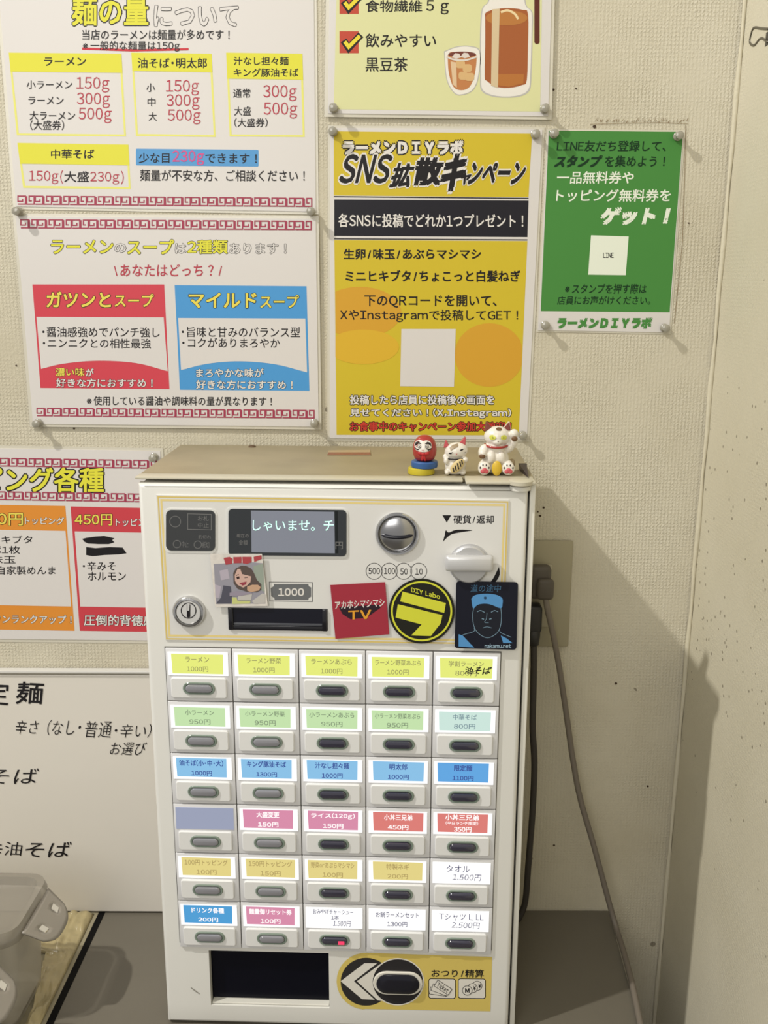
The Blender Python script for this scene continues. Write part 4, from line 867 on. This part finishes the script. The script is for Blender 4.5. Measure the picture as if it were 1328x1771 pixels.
def cranial(name, pts, m, parent, c3, rr, off, rot=0):
    vs = []; 
    def sf(x, z):
        xx_, zz_ = x*math.cos(rot)+z*math.sin(rot), -x*math.sin(rot)+z*math.cos(rot)
        d_ = max(0.02, 1-(xx_/rr[0])**2-(zz_/rr[2])**2); return ((c3[0]+x)*.001, (c3[1]-rr[1]*d_**.5)*.001-off, (c3[2]+z)*.001)
    n = len(pts); cxx = sum(q[0] for q in pts)/n; czz = sum(q[1] for q in pts)/n
    vs = [sf(*q) for q in pts]+[sf((q[0]+cxx)/2, (q[1]+czz)/2) for q in pts]+[sf(cxx, czz)]
    mb = MB().add(vs, [(i, (i+1) % n, n+(i+1) % n, n+i) for i in range(n)]+[(n+i, n+(i+1) % n, 2*n) for i in range(n)]); return mb.build(name, m, parent, smooth=True)
hc, hr = (.5, 0, 22), (11, 8.6, 8.2)
cranial('forehead_patch', [(-6.5, 4), (-3.5, 6.6), (1, 7.6), (4, 7.2), (1, 5), (-2.6, 3.4), (-5.4, 1.4)], fgr, t, hc, hr, .0004)
cranial('eye', [(2.6, 1.8), (5, 1.5), (7.2, 3.2), (5.6, 3.3), (4.2, 3)], fblk, t, hc, hr, .0006); cranial('eye', [(-7.2, -1.6), (-5, -1.8), (-3, .6), (-5, -.2), (-6.8, -.4)], fblk, t, hc, hr, .0006)
cranial('nose', [(-.8, -1), (.8, -1), (0, -2.2)], fpink, t, hc, hr, .0006); cranial('whisker_mark', [(7.6, -1), (8.6, 0), (8.4, .3), (7.4, -.6)], fblk, t, hc, hr, .0006)
mb = MB(); mb.ball(mm(1.5, -9.5, 9.5), mm(4.6, 1.6, 8.2), rot=(.75, 'Y'), n=24); o = mb.build('koban_coin', mat('koban_cream', (206, 184, 128), .35), t, smooth=True)
mb = MB()
for q, (dx, dz) in enumerate(((-3.6, -3.2), (-1.6, -1.6), (.6, .2), (2.6, 2.2), (4.2, 4))):
    c_, s_ = math.cos(-.75), math.sin(-.75); hw_ = 2.9-abs(q-2)*.4
    P4 = [(-.55, -hw_), (.55, -hw_), (.55, hw_), (-.55, hw_)]; ang = .25
    P4 = [(1.5+dx+u_*math.cos(ang)-v_*math.sin(ang), 9.5+dz+u_*math.sin(ang)+v_*math.cos(ang)) for u_, v_ in P4]
    mb.loops([[Vector(mm(a, -10.2, b)) for a, b in P4], [Vector(mm(a, -11.3, b)) for a, b in P4]])
mb.build('koban_stripes', fblk, t)
pts = [Vector(mm(8.2*math.cos(a), -1+6.8*math.sin(a), 15.4)) for a in [math.pi*(1+i/12) for i in range(13)]]; MB().tube(pts, .0007, 8).build('collar', fblk, t, smooth=True)

# large beckoning cat
p = place(856, .034, MH+.0012)
t = thing('large_cat_figurine', 'large white beckoning cat with a red collar and pink paw pads, rightmost of the figurines', 'figurine', p, PSI)
mb = MB(); mb.ball(mm(0, 0, 13), mm(12.5, 9.5, 13)); mb.ball(mm(0, 1, 5), mm(15, 10, 6)); mb.ball(mm(1, -.5, 34.5), mm(12.6, 10.5, 9.8)); mb.ball(mm(0, -1, 25), mm(10, 8.5, 7)); mb.ball(mm(-11, -6, 7), mm(5.5, 8, 6.5)); mb.ball(mm(11, -6, 7), mm(5.5, 8, 6.5))
mb.ball(mm(-11.5, -4, 21), mm(5, 5, 7), rot=(.3, 'Y')); mb.ball(mm(-12.4, -7, 19.6), mm(4, 4.4, 4)); mb.ball(mm(12.5, -2, 25), mm(4.6, 4.6, 6), rot=(.6, 'Y')); mb.ball(mm(16, -3, 31), mm(4, 4.2, 6.5)); mb.ball(mm(15.8, -4, 37.5), mm(4.6, 4.6, 4.6)); mb.ball(mm(-4.5, -8, 16), mm(4, 3, 6)); mb.ball(mm(4.5, -8, 16), mm(4, 3, 6)); mb.ball(mm(.6, -9, 30.6), mm(4.4, 3, 3))
soft(mb, 'body', glz, t, .0007)
for sx in (-1, 1):
    x = 1+8*sx; mb = MB(); e_ = [(-4.2, -3), (4.2, -3), (2.4*sx+.5, 5), (2.4*sx-.5, 5)]
    mb.loops([[Vector(mm(x+a, 2.5, 43.2+b)) for a, b in e_], [Vector(mm(x+a, -2, 43.2+b)) for a, b in e_]]); mb.build('ear', glz if sx > 0 else fbr, t)
    mb = MB(); mb.loops([[Vector(mm(x+a*.95, -2, 43.2+b*.92)) for a, b in e_], [Vector(mm(x+a*.7, -3, 43.2+b*.75)) for a, b in e_]]); mb.build('inner_ear', mat('inner_ear_brown', (124, 62, 56), .5), t)
hc, hr = (1, -.5, 34.5), (12.6, 10.5, 9.8)
cranial('head_spot', [(-2, 8.4), (0, 9.2), (3, 8.9), (3.6, 7.4), (1.5, 6.6), (-1.4, 7)], fbr, t, hc, hr, .0006)
ye = mat('eye_lime', (204, 206, 82), .2, coat=.6)
for sx in (-1, 1):
    cranial('eye', [(x+sx*5.2, z+.6) for x, z in ell(0, 0, 2.9, 2.3, 16)[0]], ye, t, hc, hr, .0009)
    cranial('pupil', [(x+sx*5.0, z+.6) for x, z in ell(0, 0, .5, 1.1, 8)[0]], mat('pupil_olive', (150, 150, 60), .3), t, hc, hr, .0013)
cranial('nose', [(-1.1, -2.2), (1.1, -2.2), (0, -3.6)], mat('nose_grey', (110, 100, 96), .4), t, hc, hr, .0022)
pts = [Vector(mm(.4+10.6*math.cos(a), -1.2+9.4*math.sin(a), 27.2-1.7*math.sin(a)*-1)) for a in [math.pi*(1+i/18) for i in range(19)]]; MB().tube(pts, .0011, 8).build('collar', fred, t, smooth=True)
for nm, c3 in (('paw_patch', (-13, -10.3, 17.4)), ('paw_patch', (16.2, -8, 33.6))): MB().ball(mm(*c3), mm(2.9, 1.6, 2.4)).build(nm, fbr, t, smooth=True)
for sx in (-1, 1):
    MB().ball(mm(11*sx, -13.2, 6.6), mm(5.9, 2.4, 6.1), n=20).build('foot', glz, t, smooth=True)
    mb = MB(); mb.ball(mm(11*sx-1.6, -15.5, 4.2), mm(2.2, .9, 2)); mb.ball(mm(11*sx+1.6, -15.5, 4.2), mm(2.2, .9, 2)); mb.ball(mm(11*sx, -15.6, 5.4), mm(2.4, .9, 2.1)); mb.build('paw_pad', fpink, t, smooth=True)
    for dx, dz in ((-4, 7.6), (-1.5, 9.9), (1.5, 9.9), (4, 7.6)): MB().ball(mm(11*sx+dx, -15.0, dz), mm(.65, .6, 1.1), n=8).build('toe_pad', fblk, t, smooth=True)
MB().ball(mm(.4, -13.5, 6.8), mm(4.7, 2, 7), n=24).build('koban_coin', fgold, t, smooth=True)
MB().ball(mm(15.6, 2, 9), mm(3.2, 4.5, 4.2)).build('tail', fgr, t, smooth=True)

# ---------------------------------------------------------------- wall socket, plugs, cables
c = on_wall(930, 1120); a_ = on_wall(992, 936); m_ol = mat('old_plate', (158, 151, 126), .45, var=.06)
tl = on_wall(880, 936, .004)
ot = thing('wall_socket', 'old beige wall socket plate right behind the ticket machine', 'wall socket', (0, 0, 0))
pw0, pw1 = on_wall(872, 1020, .004).x, on_wall(987, 1020, .004).x; pz0, pz1 = on_wall(930, 1118, .004).z, on_wall(930, 935, .004).z
ot.location = ((pw0+pw1)/2, 0, pz0); ox, oz = ot.location.x, ot.location.z
MB().box(pw0-ox, pw1-ox, -.006, -.0005, 0, pz1-pz0, bev=.002).build('cover_plate', m_ol, ot, angle=40)
ix0, ix1 = on_wall(893, 1, .008).x, on_wall(954, 1000, .008).x; iz0, iz1 = on_wall(930, 1084, .008).z, on_wall(930, 976, .008).z
ix0 = on_wall(893, 1000, .008).x
MB().box(ix0-ox, ix1-ox, -.009, -.006, iz0-oz, iz1-oz, bev=.0008).build('outlet_body', mat('outlet_body', (168, 161, 138), .4), ot, angle=40)
m_gc = mat('grey_cord', (116, 108, 98), .5); m_bc = mat('dark_cord', (58, 54, 50), .5); m_gp = mat('grey_plug', (84, 78, 70), .45); m_bp = mat('charcoal_plug', (46, 46, 46), .4)
def wp(u, v, d): return on_wall(u, v, d)
# upper grey plug and cable
p = wp(936, 1010, .022); e = thing('grey_power_cord', 'long grey power cord hanging from the socket down past the counter edge', 'power cord', (p.x, -.0095, p.z))
def loc(q): return q-Vector(e.location)
mb = MB(); mb.box(-.013, .011, -.016, 0, -.018, .021, bev=.005); mb.box(-.006, .013, -.024, -.014, -.016, .008, bev=.004); mb.build('plug', m_gp, e, angle=50)
cab = [wp(943, 1030, .028), wp(947, 1055, .030), wp(957, 1100, .030), wp(968, 1160, .028), wp(980, 1240, .026), wp(990, 1310, .026), wp(1003, 1380, .026), wp(1026, 1460, .028), wp(1051, 1553, .030), on_level(1066, 1606, .0042), on_level(1081, 1655, .0042), on_level(1096, 1715, .0042), on_level(1108, 1775, .0042), on_level(1122, 1850, .0042)]
MB().tube([loc(q) for q in spline(cab, 6)], .0034, 12).build('cord', m_gc, e, smooth=True)
p = wp(924, 1075, .03); e = thing('black_power_cord', 'dark power cord with charcoal plug hanging close beside the machine', 'power cord', (p.x, -.0095, p.z))
mb = MB(); mb.box(-.012, .009, -.020, 0, -.014, .017, bev=.003); mb.build('plug', m_bp, e, angle=50)
mb = MB(); q0 = loc(wp(922, 1088, .022)); q1 = loc(wp(923, 1115, .022)); mb.tube([q0, q0.lerp(q1, .5), q1], [.0085, .0075, .0058], 14); mb.build('strain_relief', m_bp, e, smooth=True)
cab = [wp(923, 1110, .022), wp(923, 1150, .022), wp(922, 1200, .022), wp(921, 1260, .022), wp(924, 1320, .022), wp(921, 1400, .022), wp(914, 1490, .024), wp(908, 1560, .026), wp(895, 1592, .030)]
MB().tube([loc(q) for q in spline(cab, 6)], .0038, 12).build('cord', m_bc, e, smooth=True)

# ---------------------------------------------------------------- binder clip on the right wall
def on_right(u, v, d=0):
    r = ray(u, v); x = XC+.015-d; t = (x-CAM.x)/r.x; return CAM+r*t
p = on_right(1318, 62, .006); e = thing('binder_clip', 'black binder clip with wire handle fixed high on the right wall', 'binder clip', p)
hp = [on_right(u, v, .008)-p for u, v in ((1328, 73), (1316, 66), (1305, 78), (1297, 74), (1299, 60), (1304, 48), (1316, 49), (1330, 50))]
MB().tube(spline(hp, 5), .0011, 8).build('wire_handle', mat('wire_grey', (110, 106, 96), .3, metal=.8), e, smooth=True)
q = on_right(1332, 72, .004)-p; MB().box(q.x-.004, q.x+.008, q.y-.02, q.y+.004, q.z-.010, q.z+.010, bev=.002).build('clip_body', mat('clip_black', (38, 34, 32), .35), e, angle=40)

# ---------------------------------------------------------------- plastic containers
m_pl = mat('cloudy_plastic', (206, 201, 190), .3, coat=.2); m_lidp = mat('grey_lid', (146, 140, 128), .3, coat=.2)
for m_, a_ in ((m_pl, .5), (m_lidp, .62)): m_.node_tree.nodes['Principled BSDF'].inputs['Alpha'].default_value = a_
def rr3(x0, x1, y0, y1, r, z, n=6):
    o = []
    for cx_, cy_, a in ((x1-r, y1-r, 0), (x0+r, y1-r, 90), (x0+r, y0+r, 180), (x1-r, y0+r, 270)):
        for i in range(n+1): t_ = math.radians(a+90*i/n); o.append(Vector((cx_+r*math.cos(t_), cy_+r*math.sin(t_), z)))
    return o
BR = on_level(86, 1506, .13); FRc = on_level(22, 1612, .13)
wid, dep = .17, (BR-FRc).length
ang = math.atan2(BR.x-FRc.x, BR.y-FRc.y)
def container(loc_, rz, lab, src=None):
    e = thing('food_container', lab, 'food container', loc_, -rz, 'plastic containers on the side table')
    x0, x1, y0, y1 = -wid, 0, 0, dep
    mb = MB(); mb.loops([rr3(x0+.016, x1-.016, y0+.014, y1-.014, .014, .0), rr3(x0+.011, x1-.011, y0+.009, y1-.009, .016, .006), rr3(x0+.004, x1-.004, y0+.003, y1-.003, .018, .112), rr3(x0+.006, x1-.006, y0+.005, y1-.005, .016, .112), rr3(x0+.013, x1-.013, y0+.011, y1-.011, .014, .009)]); mb.build('tub', m_pl, e, angle=45)
    mb = MB(); mb.loops([rr3(x0-.001, x1+.001, y0-.001, y1+.001, .020, .110), rr3(x0-.002, x1+.002, y0-.002, y1+.002, .020, .119), rr3(x0+.0, x1-.0, y0+.0, y1-.0, .020, .1265), rr3(x0+.007, x1-.007, y0+.007, y1-.007, .016, .1265), rr3(x0+.010, x1-.010, y0+.010, y1-.010, .014, .1185), rr3(x0+.04, x1-.04, y0+.02, y1-.02, .010, .1195)], cap0=False); mb.build('container_lid', m_lidp, e, angle=45)
    # side latch: flap hanging outwards from the rim, with two slots
    yc = dep*.5; hw_ = dep*.36; P = []
    n = 16; top = .119; rows = []
    def lp(v, t_): # v along y -1..1, t 0 rim ..1 tip
        sh = (1-abs(v)**3*.35); L_ = .036*t_*sh; return Vector((.003+L_*.80, yc+v*hw_*(1-.18*t_), top-L_*.62))
    vs = []; fs = []; ny, nt = 16, 8
    hole = lambda i, j: (i in (3, 4) or i in (11, 12)) and j in (3, 4)
    for j in range(nt+1):
        for i in range(ny+1): vs.append(lp(-1+2*i/ny, j/nt))
    for j in range(nt):
        for i in range(ny):
            if hole(i, j) : continue
            a = j*(ny+1)+i; fs.append((a, a+1, a+ny+2, a+ny+1))
    o = MB().add(vs, fs).build('latch', mat('latch_grey', (146, 140, 130), .3, coat=.3), e, smooth=True); sm = o.modifiers.new('t', 'SOLIDIFY'); sm.thickness = .0018
    for i in (3, 11):
        mb = MB(); q = [lp(-1+2*(i+.1)/ny, 3.1/nt), lp(-1+2*(i+1.9)/ny, 3.1/nt), lp(-1+2*(i+1.9)/ny, 4.9/nt), lp(-1+2*(i+.1)/ny, 4.9/nt)]; nn = Vector((.62, 0, .8))*.0004
        mb.loops([[v-nn*5 for v in q], [v+nn for v in q]])
        mb.build('latch_peg', mat('peg_light', (206, 202, 192), .3), e)['label'] = 'pale peg showing through a latch slot'
    return e
container(Vector((FRc.x, FRc.y, .0)), ang, 'cloudy grey plastic food container with a grey clip lid, in front of the whiteboard')
q = on_level(-82, 1755, .13)
container(Vector((q.x, q.y-.005, .0)), ang, 'second plastic food container nearer the camera, only its clip latch showing at lower left')
